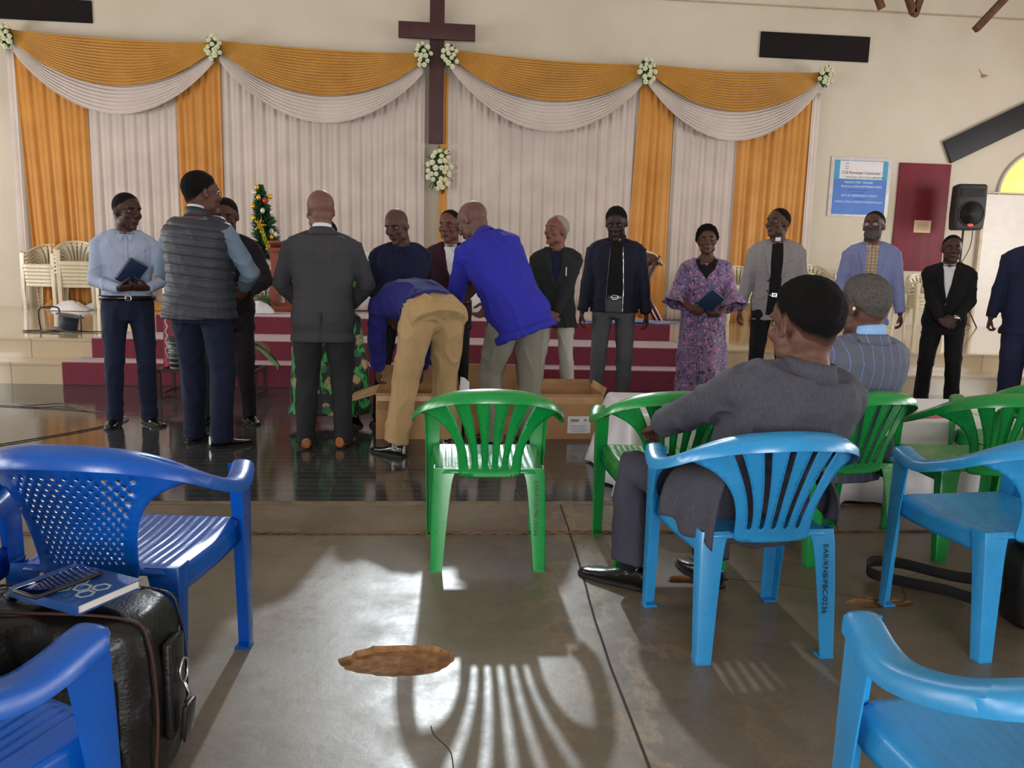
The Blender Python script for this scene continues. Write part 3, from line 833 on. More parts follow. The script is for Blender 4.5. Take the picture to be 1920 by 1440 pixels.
    def cap(mask, thick, name, m, base_in=-.012, nz=.0015, nu=72, nv=48, soft=9.):
        e = MB(); c0 = V((0, -.008, .02)); ks = []
        def fn(a, b):
            ph = 2*PI*a; th = PI*b; dd = V((math.sin(th)*math.sin(ph), math.sin(th)*math.cos(ph), math.cos(th)))
            og = hc+HM @ (c0*hs); wd = HM @ dd
            hit = G.headtree.ray_cast(og+wd*.25*hs, -wd)
            r = (hit[0]-og).length/hs if hit[0] is not None else .09
            r_e = 1/math.sqrt((dd.x/.083)**2+(dd.y/.106)**2+(dd.z/.104)**2) if dd.z > -.2 else .2
            r = min(r, r_e) if abs(dd.x) > .75 else r
            r = min(r, .150)
            k = mask(dd); k = max(0, min(1, k*soft)); k = k*k*(3-2*k); ks.append(k)
            rr = r+base_in*(1-k)**2+thick(dd)*k+nz*noise.noise(dd*26+V((x*3, y, 0)))*k+.004*noise.noise(dd*5+V((x, y*3, 1)))*k*min(1, thick(dd)/.012)
            return og+wd*rr*hs
        e.grid(fn, nu, nv); e.f = [f for f in e.f if max(ks[i] for i in f) > .002]; e.mi = [0]*len(e.f)
        ob = e.build(name, hair_on(m, skin_rgb), o, fix=False); at = ob.data.attributes.new('hair_cover', 'FLOAT', 'POINT')
        for i, kk in enumerate(ks[:len(ob.data.vertices)]): at.data[i].value = kk
        return ob
    def line(dd):    # height of the hair edge for a direction
        ay = math.atan2(abs(dd.x), dd.y)/PI  # 0 front .. 1 back
        tab_ = [(0, .58), (.16, .52), (.28, .30), (.38, .22), (.45, .02), (.50, -.16), (.55, -.02), (.60, -.32), (.75, -.66), (1, -.78)]
        for (a, b), (c, d2) in zip(tab_[:-1], tab_[1:]):
            if ay <= c: return b+(d2-b)*(ay-a)/(c-a)
        return -.78
    hl = lambda d_, e_=0.: d_.z-line(d_)-hairline*max(0, d_.y+.2)+e_
    if hair == 'short': cap(lambda d_: hl(d_, .05), lambda d_: .0045+.004*max(0, d_.z), 'hair', hmt, base_in=-.001, soft=2.6)
    if hair == 'crop': cap(lambda d_: hl(d_, .05), lambda d_: .0028, 'hair', hmt, base_in=-.0008, nz=.0006, soft=2.6)
    if hair == 'full': cap(lambda d_: hl(d_, .03), lambda d_: .011+.010*max(0, d_.z)+.003*max(0, -d_.y), 'hair', hmt, base_in=-.001, nz=.0025, nu=110, nv=74, soft=1.7)
    if hair == 'woman': cap(lambda d_: hl(d_, .06)+.10*max(0, 1-abs(d_.y+.2)*1.6)+.10*noise.noise(d_*6), lambda d_: .020+.007*noise.noise(d_*9+V((3, 1, 2))), 'hair', hmt, base_in=-.002, nz=.008, nu=130, nv=90, soft=6)
    if fhair == 'beard': cap(lambda d_: (-.40-d_.z)+(.14 if d_.y < .45 else 0) if d_.y > .12 and d_.z > -.90 else -1, lambda d_: .0022, 'beard', H_grey, nz=.0008, base_in=-.0006, soft=3)
    if fhair == 'stubble': cap(lambda d_: (-.50-d_.z) if d_.y > .32 and d_.z > -.86 else -1, lambda d_: .0010, 'beard', H_stub, nz=.0004, base_in=-.0006, soft=2)
    br = MB()
    for sg in (-1, 1):
        pb = []
        for k in range(7):
            u = k/6; xx = sg*(.012+.036*u); zz = .0235+.006*math.sin(u*PI*.8); og = H((xx, .2, zz)); h_ = G.headtree.ray_cast(og, HM @ V((0, -1, 0)))
            pb.append((h_[0] if h_[0] is not None else H((xx, .085, zz))))
        br.tube(pb, [(.0012*hs, .0035*hs*(1 if k < 5 else .6)) for k in range(7)], 6, side=HM @ V((0, 1, 0)))
    br.build('eyebrows', H_black if hmt is not H_white else H_grey, o, fix=False)
    if outfit: outfit(G, o)
    return G

# ---- garments -------------------------------------------------------------
def wrinkle(m, amp, G, freq=(7, 7, 7), seed=0., quilt=None):
    nn = getattr(m, 'n', None)
    for i, p in enumerate(m.v):
        q = V((p.x*freq[0], p.y*freq[1], p.z*freq[2]))+V((seed, seed*2, 0))
        q2 = V((q.x+.5*q.z, q.y, q.z*.8-q.x*.3)); h = (1-min(1, abs(noise.noise(q2))*3.4))**2*1.1+.4*noise.noise(q*2.1)+.7*noise.noise(q*.5)-.3
        m.v[i] = p+nn[i]*amp*h
        if quilt: m.v[i] = m.v[i]+nn[i]*quilt(p)
    return m
def sleeve(mb, arm, s, r=(.068, .060, .052, .046, .041), end=1.0, fl=1.):
    sh, el, wr, a = arm
    we = lerp(el, wr, end)
    mb.tube([sh+(sh-el).normalized()*.006*s, lerp(sh, el, .35), lerp(sh, el, .8), el, lerp(el, we, .25), lerp(el, we, .7), we], [r[0]*s, lerp(r[0], r[1], .6)*s, r[1]*.97*s, r[1]*.98*s, r[2]*1.02*s, r[3]*s, r[4]*s*fl], 18, round_=False)
def torso(G, t0, ease, flare=0., tmax=.535, waist=0., hem_y=0.):
    s = G.s; tab = [(t, a, b, yo) for t, a, b, yo in G.tab if t <= tmax*s+1e-6]
    out = [q for q in tab if q[0] > t0*s+.02*s]; base = tab[1]
    lo = []
    for i in range(5):
        t = (t0+(tab[2][0]/s-t0)*i/5)*s
        if t < out[0][0]-.012*s:
            f = 1-i/5; aa, bb, yy = [lerp(out[0][j], tab[1][j], .6) for j in (1, 2, 3)]
            lo.append((t, max(aa, .158*s)+flare*s*f, max(bb, .104*s)+flare*s*f, yy+hem_y*s*f))
    tt = lo+[(t, a*(1-(waist*math.exp(-((t/s-.13)/.10)**2))), b*(1-waist*math.exp(-((t/s-.13)/.10)**2)), yo) for t, a, b, yo in out]
    m = MB(); m.rings(rings_body([(t, a+ease*s*(1 if t < .44*s else .6), b+ease*s*(1 if t < .44*s else .55), yo) for t, a, b, yo in tt], G.fr, 2.5)); return m
def jacket(G, o, m, t0=-.20, ease=.020, flare=.010, amp=.006, name='jacket', sl=(.070, .061, .054, .049, .044), end=.97, quilt=None, no_sleeve=False, waist=.03, hem_y=0., vent=False, voxel=.0095, tmax=.535, shoulder=.058, seed=None):
    mb = torso(G, t0, ease, flare, tmax, waist, hem_y); s = G.s; G.voxel = voxel
    for k in 'RL':
        sh, el, wr, a = G.arm[k]
        if not no_sleeve: sleeve(mb, G.arm[k], s, sl, end)
        inner = G.fr(.50*s)[0]+(G.sp[1]*(1 if k == 'R' else -1))*.07*s
        mb.tube([inner, lerp(inner, sh, .6)+G.sp[2]*.004*s, sh], [.05*s, shoulder*.98*s, shoulder*s*(1 if not no_sleeve else .9)], 16)
    f = fuse(mb, voxel, 4, .5); wrinkle(f, amp*s, G, seed=seed if seed is not None else G.o.location.x*3, quilt=quilt)
    if vent:
        for i, p in enumerate(f.v):
            q = p-G.fr(0.)[0]; _, R, U, F = G.fr(.1*s)
            if q.dot(F) < 0:
                d = q.dot(R); h = q.dot(U)
                f.v[i] = p+F*(.0035*math.exp(-(d/.006)**2)*(1 if h < .42*s else 0)+(.010*math.exp(-(d/.008)**2) if h < .02*s else 0))
    G.jt = BVHTree.FromPolygons([tuple(p) for p in f.v], f.f)
    ob = f.build(name, m, o, fix=False); return ob
def trousers(G, o, m, amp=.006, ease=.012, thigh=.088, knee=.068, hem=.056, top=.055, voxel=.0095, name='trousers', hemz=.035, seat_bulge=0.):
    s = G.s; mb = MB()
    tab = [(t, a, b, yo) for t, a, b, yo in G.tab if t <= top*s+.03*s]
    tab = [(t, a+ease*s, b+(ease+.004)*s, yo) for t, a, b, yo in tab]; tab[-1] = (top*s,)+tab[-1][1:]
    mb.rings(rings_body(tab, G.fr, 2.3))
    for k in 'RL':
        hip, kn, an, toe, a = G.leg[k]; dn = (an-kn).normalized(); end = an-V((0, 0, an.z-a.get('z', 0)-hemz*s)) if abs(dn.z) > .6 else an+dn*.02
        pR = G.fr(0.)[1]
        mb.tube([hip+(hip-kn).normalized()*.03*s, lerp(hip, kn, .2), lerp(hip, kn, .6), kn, lerp(kn, an, .35), lerp(kn, an, .8), end], [(thigh*s, (thigh+.012)*s), (thigh*s, (thigh+.012)*s), ((thigh+knee)/2*s, (thigh+knee)/2*s+.008), (knee*s, (knee+.006)*s), (lerp(knee, hem, .4)*s, lerp(knee, hem, .4)*s+.006), (hem*s, (hem+.008)*s), (hem*s*1.02, (hem+.014)*s)], 18, side=pR, round_=False)
    pp_, R_0, U_0, F_0 = G.fr(-.02*s); mb.ell(pp_, (.150*s, .115*s, .13*s), MX((R_0, F_0, U_0)).transposed())
    if seat_bulge:
        pp, R, U, F = G.fr(-.03*s)
        for q in (-1, 1): mb.ell(pp+R*q*.075*s-F*.06*s, (.095*s,)*3)
    f = fuse(mb, voxel, 4, .5)
    zs = {}
    nn = f.n
    for i, p in enumerate(f.v):
        # folds: stronger near hem and knee
        for k in 'RL':
            hip, kn, an, toe, a = G.leg[k]
            dk = (p-kn).length; da = (p-an).length
            w = math.exp(-(da/.13)**2)*.5+math.exp(-(dk/.12)**2)*.25
            f.v[i] = f.v[i]+nn[i]*.012*s*w*noise.noise(V((p.x*7, p.y*7, p.z*26))+V((G.o.location.x, 0, 0)))
    wrinkle(f, amp*s, G, freq=(9, 9, 4.5), seed=G.o.location.x*2+1)
    G.tt = BVHTree.FromPolygons([tuple(p) for p in f.v], f.f)
    return f.build(name, m, o, fix=False)
def shoe(G, o, m, k, L=.285, w=.048, h=.075, boot=False):
    hip, kn, an, toe, a = G.leg[k]; s = G.s; z0 = a.get('z', 0); L *= s; pitch = R_(a.get('pitch', 0))
    fwd = V((math.sin(-toe)*1.0, math.cos(toe), 0)); rt = V((fwd.y, -fwd.x, 0)); hl = V((an.x, an.y, z0))-fwd*.075*s
    up = V((0, 0, 1)); fw2 = (fwd*math.cos(pitch)-up*math.sin(pitch)); up2 = (up*math.cos(pitch)+fwd*math.sin(pitch))
    mb = MB(); so = MB()
    prof = [(.0, .022, .050, .085), (.03, .033, .060, .088), (.12, .036, .0, .092), (.25, .036, .0, .085), (.42, .040, .0, .066), (.6, .046, .0, .050), (.78, .045, .0, .040), (.9, .036, .0, .034), (.97, .022, .0, .026), (1.0, .008, 0, .020)]
    rg = []; sr = []
    for u, ww, _, hh in prof:
        c = hl+fw2*u*L; ww *= s; hh *= s*(1.0); r = []
        for j in range(18):
            b = 2*PI*j/18; cx, cz = math.cos(b), math.sin(b)
            r.append(c+rt*ww*math.copysign(abs(cx)**.8, cx)+up2*((.012*s+hh)/2+(hh-.012*s)/2*math.copysign(abs(cz)**(.75 if cz < 0 else 1), cz)))
        rg.append(r)
        sr.append([c+rt*(ww+.004*s)*q+up2*zz*s for q, zz in ((-1, .001), (1, .001), (1.0, .014), (-1.0, .014))])
    mb.rings(rg)
    if boot: mb.tube([hl+fwd*.07*s+V((0, 0, .05*s)), hl+fwd*.065*s+V((0, 0, .15*s))], [(.036*s, .046*s)]*2, 16, side=rt)
    else: mb.tube([hl+fwd*.07*s+V((0, 0, .04*s)), hl+fwd*.066*s+V((0, 0, .10*s))], [(.032*s, .040*s)]*2, 16, side=rt)
    f = fuse(mb, .006*s, 2, .5)
    f.cur = 0; f.rings(sr, mi=1)
    f.rings([[hl+fwd*u*L+rt*(.034*s)*q+V((0, 0, zz*s)) for q, zz in ((-1, 0), (1, 0), (1, .016), (-1, .016))] for u in (0, .26)], mi=1)
    for u in (.42, .48, .54):
        c = hl+fwd*(u-.06)*L; f.tube([c+rt*q*.016*s+V((0, 0, (.079-.16*(u-.42))*s+.001-.012*abs(q))) for q in (-1, 0, 1)], .0022*s, 6, mi=0)
    f.build('shoe', [m, M_sole], o, fix=True)
def shoes(G, o, m, **k):
    for q in 'RL': shoe(G, o, m, q, **k)

def front(G, t=.30):
    p, R, U, F = G.fr(t*G.s); return p, R, U, F
def patch(G, o, tree, poly, name, m, off=.004, th=.003, hsp=.014, t=.30, back=False, holes=()):
    """garment piece lying on the surface, outline given in chest coordinates (x to the figure's left as seen from the front, z up from pelvis; metres at 1.75 m)"""
    s = G.s; P, R, U, F = G.fr(t*s); P0 = G.fr(0.)[0]; sg = -1 if back else 1
    org = P0
    bad = []
    def mp(u, v):
        # u measured along -R when seen from the front so that +u is image right
        base = G.fr(max(-.25, v)*s)[0]+(-R if not back else R)*u*s
        og = base+F*sg*.5
        h = tree.ray_cast(og, -F*sg)
        q = h[0] if h[0] is not None else base+F*sg*9
        return q+F*sg*off
    ol = [tuple(p) for p in poly]
    mb = plate(ol, list(holes), mp, hsp)
    # relax drop-outs
    mb.f = [f for f in mb.f if all((mb.v[i]-P0).length < 2 for i in f) and max((mb.v[i]-mb.v[j]).length for i in f for j in f) < .07]; mb.mi = [0]*len(mb.f)
    if not mb.f: return None
    used = sorted({i for f in mb.f for i in f}); mp_ = {q: k for k, q in enumerate(used)}; mb.v = [mb.v[i] for i in used]; mb.f = [[mp_[i] for i in f] for f in mb.f]
    return mb.build(name, m, o, solid=th)
def strip(G, o, tree, path, wid, name, m, off=.004, th=.003, **k):
    L = [V(p) for p in path]; a, b = [], []
    for i, p in enumerate(L):
        t = (L[min(i+1, len(L)-1)]-L[max(i-1, 0)]).normalized(); n = V((-t.y, t.x)); w = wid[i] if isinstance(wid, (list, tuple)) else wid
        a.append(p+n*w/2); b.append(p-n*w/2)
    return patch(G, o, tree, [tuple(q) for q in a+b[::-1]], name, m, off, th, **k)
def belt(G, o, m, t=.052, ease=.018, w=.018, buckle=None):
    s = G.s; rg = []
    row = [q for q in G.tab if abs(q[0]/s-t) < .07]; a = sum(q[1] for q in row)/len(row); b = sum(q[2] for q in row)/len(row); yo = sum(q[3] for q in row)/len(row)
    a0 = MB(); pr = []
    r = [rings_body([((t+dt)*s, a+(ease+e)*s, b+(ease+e)*s, yo)], G.fr, 2.3, 40)[0] for dt, e in ((-w, 0), (w, 0), (w, .005), (-w, .005))]
    a0.rings(r, cap=False, loop=True); ob = a0.build('belt', m, o)
    if buckle:
        p, R, U, F = G.fr(t*s); c = p+F*(yo+b+(ease+.010)*s); e = MB(); n = 24; bw, bh = buckle
        e.rings([[c+R*(bw*q)*math.copysign(abs(math.cos(g))**.6, math.cos(g))+U*(bh*q)*math.copysign(abs(math.sin(g))**.6, math.sin(g))+F*z for g in [2*PI*j/n for j in range(n)]] for q, z in ((.72, 0), (1, 0), (1, .004), (.72, .004))], loop=True)
        e.tube([c-R*bw*.1+F*.004, c+R*bw*.8+F*.004], .0018, 6)
        e.build('buckle', M_metal, ob)
    return ob
def collar_ring(G, o, m, h=.030, r=(.066, .066), t=.535, name='collar', tilt=.35, open_=0.0, fold=True, lift=0.):
    """standing collar with turned-down leaf; open_ = half angle left open in front"""
    s = G.s; p, R, U, F = G.fr(t*s); mb = MB(); n = 40; rows = []
    fr_ = [( -.012, 1.08), (h*.5, .98), (h, .94)]+([(h*1.05, .99), (h*.6, 1.07), (-.010, 1.26)] if fold else [])
    vs = []; a0, a1 = open_, 2*PI-open_
    for z, k in fr_:
        row = []
        for i in range(n+1):
            a = a0+(a1-a0)*i/n; c, sn = math.cos(a), math.sin(a)   # a=0 front
            up = (z+lift-tilt*.035*c*(1)) * s
            row.append(p+R*sn*r[0]*k*s+F*(c*r[1]*k*s-.016*s)+U*up)
        rows.append(row)
    mb.rings(rows, cap=False, closed=False); return mb.build(name, m, o, solid=.0022)
def lapels(G, o, m, deep=.20, wid=.075, neck=.053, top=.53, gap=.006, shirt=None, shirt_w=.0, off=.006, bottom_open=None, stitch=None, buttons=None, pocket=True):
    """V of shirt plus folded lapels; deep = button height above pelvis"""
    tr = G.jt
    if shirt is not None:
        if bottom_open is None: poly = [(-neck-.01, top), (neck+.01, top), (neck*.9, top-.05), (.006, deep+.005), (-.006, deep+.005), (-neck*.9, top-.05)]
        else: poly = [(-neck-.01, top), (neck+.01, top), (neck*1.15, top-.08), (bottom_open*1.1, .28), (bottom_open, .1), (bottom_open*1.05, -.01), (-bottom_open*1.05, -.01), (-bottom_open, .1), (-bottom_open*1.1, .28), (-neck*1.15, top-.08)]
        patch(G, o, tr, poly, 'shirt', shirt, .004, .003)
    for sg in (-1, 1):
        b = 0 if bottom_open is None else bottom_open
        yb = deep
        A = [(sg*(neck*.80), top+.012), (sg*(neck+.030), top-.012), (sg*(neck+.046), top-.045), (sg*(neck+wid*.62), top-.070), (sg*(neck+wid*.55), top-.078), (sg*(neck+wid*.78), top-.088),
             (sg*(neck+wid*.5), top-.16), (sg*(b+.028), deep+.06), (sg*(b-.004 if b else .006), yb), (sg*(b*1.02-.004 if b else -.004), deep+.05), (sg*(neck*.62 if not b else b*1.05), top-.19), (sg*neck*.9, top-.07)]
        if sg < 0: A = A[::-1]
        patch(G, o, tr, A, 'lapel', m, off+(.0015 if sg > 0 else 0), .004, hsp=.012)
    if buttons is not None:
        for zb in buttons:
            P, R, U, F = G.fr(zb*G.s); h = tr.ray_cast(P+F*.5-R*(.008 if bottom_open is None else -(bottom_open+.012))*G.s, -F)
            if h[0]: e = MB(); e.cyl(h[0]+F*.004, h[0]+F*.008, .0085*G.s, n=14); e.build('button', simple('button_dark', (30, 28, 30), .4), o)
def lowfront(G, o, m, bottom_open):
    pass
def shirt_collar(G, o, m, spread=.5, h=.030):
    collar_ring(G, o, m, h, (.061, .060), .540, 'shirt_collar', open_=.12)
    if getattr(G, 'jt', None):
        for sg in (-1, 1): patch(G, o, G.jt, [(sg*.003, .520), (sg*.048, .530), (sg*.054, .490), (sg*.034, .446), (sg*.014, .488)][::sg], 'collar_point', m, .010, .003, hsp=.01)
def glasses(G, o, m=None, lens=.021):
    fm = MB(); H = G.H; hs = G.hs
    for sg in (-1, 1):
        c = V((sg*.032, .096, .003)); n = 26
        ring = [c+V((lens*math.copysign(abs(math.cos(a))**.8, math.cos(a)), -.006*abs(math.cos(a))*sg*math.copysign(1, math.cos(a)) if math.cos(a)*sg > 0 else 0, .0165*math.copysign(abs(math.sin(a))**.8, math.sin(a)))) for a in [2*PI*j/n for j in range(n)]]
        fm.rings([[H(p+(p-c).normalized()*.0016*math.cos(b)+V((0, .0016*math.sin(b), 0))) for b in [2*PI*j/6 for j in range(6)]] for p in ring], loop=True)
        fm.tube([H((sg*.052, .092, .009)), H((sg*.074, .055, .012)), H((sg*.083, .0, .006)), H((sg*.082, -.018, -.006))], .0015*hs, 6)
    fm.tube([H((-.012, .099, .006)), H((0, .103, .008)), H((.012, .099, .006))], .0014*hs, 6)
    ob = fm.build('glasses', m or simple('spectacle_frame', (40, 30, 28), .3), o)
    g = MB()
    for sg in (-1, 1):
        c = H((sg*.032, .0955, .003)); g.add([c]+[H((sg*.032+.0195*math.cos(a), .0955, .003+.015*math.sin(a))) for a in [2*PI*j/20 for j in range(20)]], [(0, 1+j, 1+(j+1) % 20) for j in range(20)])
    if 'lens_glass' not in _mc:
        n = NT('lens_glass'); n.base((.9, .9, .9)); n.b.inputs['Roughness'].default_value = .03; n.b.inputs['Alpha'].default_value = .22; n.b.inputs['Specular IOR Level'].default_value = 1.0; n.b.inputs['Coat Weight'].default_value = 1.; _mc['lens_glass'] = n.m
    l = g.build('lens', _mc['lens_glass'], ob)
    return ob
def clerical(G, o, w=.018, h=.024, full=False):
    s = G.s; p, R, U, F = G.fr(.545*s); e = MB(); n = 10
    rows = []
    for z in (-.004, h):
        rows.append([p+R*math.sin(a)*.076*s+F*(math.cos(a)*.076*s-.014*s)+U*(z-.018)*s for a in [(-1+2*i/n)*(w/.076) for i in range(n+1)]])
    e.rings(rows, cap=False, closed=False); e.build('clerical_collar', simple('white_collar', (236, 236, 240), .5), o, solid=.003)
def book(label, c, rot, w=.13, h=.20, t=.025, cover=(24, 44, 84), z=0, group=None, gilt=False):
    root = empty('book'); tag(root, label, 'book', group)
    mc = simple('book_cover_%d_%d_%d' % cover, cover, .45, bump=.15, bscale=200); mp = simple('book_pages', (226, 222, 214), .8, var=.04)
    b = MB(); b.rbox((0, 0, t/2-.0012), (w, h, .0025), .001); b.rbox((0, 0, -t/2+.0012), (w, h, .0025), .001); b.rbox((-w/2+.0012, 0, 0), (.0028, h, t), .0012)
    b.build('cover', mc, root)
    p = MB(); p.box((.001, 0, 0), (w-.010, h-.010, t-.005)); p.build('pages', mp, root, smooth=False)
    root.matrix_world = MX.Translation(c) @ rot.to_4x4(); return root
def from_fig(G, p):
    return G.o.matrix_world @ V(p) if False else MX.Translation(G.o.location) @ MX.Rotation(G.o.rotation_euler.z, 4, 'Z') @ V(p)
# ------------------------------------------------------------------ cloth kinds
C_ltshirt = cloth('pale_blue_shirting', (168, 180, 206), (150, 162, 190), fine=.2, rough=.8)
C_navytr = cloth('navy_trouser', (34, 42, 66), (24, 30, 50)); C_vest = cloth('quilted_nylon', (46, 50, 62), (38, 41, 52), rough=.55, fine=.15, spec=.4)
C_blueshirt = cloth('dusty_blue_shirting', (112, 130, 150), (96, 114, 134), fine=.2)
C_darkjk = cloth('dark_plum_suiting', (44, 40, 48), (32, 29, 36)); C_grey = cloth('charcoal_check_suiting', (66, 66, 71), (50, 50, 54), check=(.055, .0018, (71, 71, 76)))
C_greytr = cloth('charcoal_trouser', (46, 48, 52), (34, 36, 39)); C_navyshirt = cloth('navy_shirting', (26, 32, 62), (17, 21, 44), fine=.2)
C_black = cloth('black_wool', (26, 26, 28), (16, 16, 18)); C_khaki = cloth('khaki_twill', (176, 148, 108), (150, 124, 88), fine=.25)
C_royal = cloth('royal_blue_suiting', (50, 52, 172), (38, 38, 140), fine=.3); C_royald = cloth('indigo_suiting', (42, 42, 118), (30, 30, 90))
C_stone = cloth('stone_twill', (132, 128, 116), (112, 108, 98), fine=.25); C_white = cloth('white_shirting', (226, 228, 234), (204, 206, 214), fine=.15)
C_maroon = cloth('maroon_suiting', (56, 30, 42), (42, 22, 32)); C_dkblazer = cloth('dark_green_grey_blazer', (40, 43, 46), (28, 31, 33))
C_ltgrey = cloth('light_grey_chino', (182, 178, 170), (162, 158, 150), fine=.2); C_navyjk = cloth('navy_bomber', (28, 30, 52), (20, 21, 38), fine=.2, rough=.7)
C_midgrey = cloth('mid_grey_trouser', (86, 87, 92), (70, 71, 76)); C_greybl = cloth('pale_grey_check_blazer', (146, 142, 148), (128, 124, 130), check=(.045, .002, (154, 150, 157)))
C_ltbl = cloth('powder_blue_blazer', (134, 144, 190), (116, 126, 172)); C_plaid = cloth('brown_plaid_shirting', (196, 176, 156), (180, 158, 138), check=(.032, .006, (120, 86, 66)), fine=.15)
C_navysuit = cloth('navy_suiting', (40, 44, 74), (28, 31, 56)); C_seat = cloth('grey_marl_suiting', scale_=150, rgb=(86, 86, 96), rgb2=(52, 52, 61), fine=.6, bump=.35)
C_seattr = cloth('slate_grey_trouser', (70, 70, 84), (52, 52, 64), fine=.5); C_pin = cloth('blue_pinstripe_suiting', (104, 108, 124), (80, 84, 98), stripes=(.048, .0028, (110, 132, 196)), fine=.5)
M_belt = simple('black_belt', (16, 15, 17), .3, bump=.1); M_btn = simple('button_dark', (30, 28, 30), .4)
C_trim = simple('white_collar', (236, 236, 240), .5)
def prints(name, base, blobs, vine=None, sc=12):
    n = NT(name); v = n.coord((1, 1, 1)); c = n.mix(n.ramp(n.noise(v, sc*.6, 4), [(.4, (0,)*3), (.6, (1,)*3)]), lin(base[0]), lin(base[1]))
    for i, (col_, s_, th) in enumerate(blobs):
        vo = n.n('ShaderNodeTexVoronoi'); vo.inputs['Scale'].default_value = s_*sc; mp = n.n('ShaderNodeMapping'); n.l(v, mp.inputs['Vector']); mp.inputs['Location'].default_value = (i*3.3, i*1.7, i*5.1)
        dn = n.n('ShaderNodeVectorMath', operation='ADD'); nz = n.n('ShaderNodeTexNoise'); nz.inputs['Scale'].default_value = sc*2.2; n.l(v, nz.inputs['Vector'])
        sc_ = n.n('ShaderNodeVectorMath', operation='SCALE'); n.l(nz.outputs['Color'], sc_.inputs[0]); sc_.inputs['Scale'].default_value = .06
        n.l(mp.outputs[0], dn.inputs[0]); n.l(sc_.outputs[0], dn.inputs[1]); n.l(dn.outputs[0], vo.inputs['Vector'])
        c = n.mix(n.ramp(vo.outputs['Distance'], [(th, (1,)*3), (th+.06, (0,)*3)]), c, lin(col_))
    if vine:
        w = n.math('ABSOLUTE', n.math('SUBTRACT', n.noise(n.coord((1.3, 1.3, .7)), sc*.8, 3, .5), .5))
        c = n.mix(n.ramp(w, [(.008*vine[1], (1,)*3), (.016*vine[1], (0,)*3)]), c, lin(vine[0]))
    n.base(c); n.b.inputs['Roughness'].default_value = .6; n.b.inputs['Sheen Weight'].default_value = .2; n.bump(n.noise(v, 30, 4), .2, .004); return n.m
C_purple = prints('purple_leaf_print', ((104, 84, 132), (134, 104, 140)), [((196, 116, 150), 2.2, .30), ((78, 92, 168), 2.8, .27), ((176, 190, 214), 3.6, .17), ((58, 42, 84), 2.4, .22)], ((34, 24, 46), 1.0), 13)
C_wax = prints('green_wax_print', ((16, 26, 22), (10, 14, 14)), [((176, 146, 108), 1.0, .26), ((24, 112, 62), 1.4, .26), ((30, 44, 36), 3., .14)], ((46, 168, 84), 2.2), 7)

# ------------------------------------------------------------------ the standing people
def o1(G, o):
    trousers(G, o, C_navytr, thigh=.090, knee=.070, hem=.060)
    jacket(G, o, C_ltshirt, t0=.035, ease=.012, flare=0, name='shirt', sl=(.062, .054, .046, .041, .036), end=1., amp=.007, waist=-.06, shoulder=.052)
    belt(G, o, M_belt, t=.04, ease=.024, buckle=(.022, .018)); shirt_collar(G, o, C_ltshirt)
    patch(G, o, G.jt, [(-.012, .52), (.012, .52), (.012, .07), (-.012, .07)], 'placket', C_ltshirt, .003, .002)
    patch(G, o, G.jt, [(.05, .40), (.13, .40), (.13, .31), (.09, .295), (.05, .31)], 'pocket', C_ltshirt, .002, .002)
    shoes(G, o, M_shoe)
g1 = person('person in a pale blue shirt and navy trousers holding two dark blue books', -2.33, 5.86, 203, 1.70, build=1.02, head=(34, 6, 0), hairline=.06, hair='crop', hair_mat=H_black,
       arms={'R': dict(hand=(.055, .255, 1.045), dir=(-.95, .28, .10), palm=(0, -.5, .85), elbow=(.6, -.6, -.2), curl=.5, thumb_to=(-.2, 0, 1)), 'L': dict(hand=(-.125, .27, 1.05), dir=(.95, .2, .05), palm=(0, -.55, .8), elbow=(-.6, -.6, -.2), curl=.55, thumb_to=(0, 0, 1))},
       legs={'R': dict(foot=(.12, .0), toe=-14), 'L': dict(foot=(-.11, .02), toe=24)}, skin_rgb=(48, 30, 26), outfit=o1)
for i, dy in enumerate((0, .027)):
    c = from_fig(g1, (-.02-.01*i, .245+dy, 1.125+.004*i))
    rot = MX.Rotation(R_(23), 3, 'Z') @ MX.Rotation(R_(26), 3, 'X') @ MX.Rotation(R_(90), 3, 'X') @ MX.Rotation(R_(-32), 3, 'Z')
    book(['dark blue hardback held against the pale blue shirt, nearer the chest', 'dark blue hardback held outermost by the man in the pale blue shirt'][i], c, rot, .125, .185, .022, (22, 42, 74))

def qv(G, pitch=.062, dep=.010):
    def f(p):
        h = (p.z+.10*p.x)/pitch; u = h-math.floor(h); e = min(u, 1-u)
        return -dep*math.exp(-(e/.11)**2)+.004
    return f
def o2(G, o):
    trousers(G, o, C_navytr, thigh=.094, knee=.078, hem=.068)
    jacket(G, o, C_blueshirt, t0=.03, ease=.010, name='shirt', sl=(.066, .060, .054, .047, .038), amp=.008, shoulder=.054)
    jacket(G, o, C_vest, t0=-.10, ease=.040, flare=.012, name='quilted_vest', no_sleeve=True, quilt=qv(G), amp=.0028, shoulder=.070, waist=0)
    collar_ring(G, o, C_vest, .045, (.072, .070), .53, 'vest_collar', fold=False, open_=.3); collar_ring(G, o, C_white, .045, (.060, .058), .545, 'shirt_collar', fold=False, open_=.3)
    shoes(G, o, M_shoe)
g2 = person('person seen from behind in a quilted dark vest over dusty blue sleeves', -1.60, 5.15, -14, 1.79, build=1.08, belly=.03, head=(-26, -4, 0), lean=(0, 2, 5), twist=-6,
       arms={'R': dict(hand=(.16, .26, 1.02), elbow=(1, -.5, -.3), curl=.6), 'L': dict(hand=(-.17, .27, 1.0), elbow=(-1, -.5, -.3), curl=.6)},
       legs={'R': dict(foot=(.12, .0), toe=-38), 'L': dict(foot=(-.13, .10), toe=6)}, skin_rgb=(70, 46, 38), hair='short', outfit=o2)
glasses(g2, g2.o)

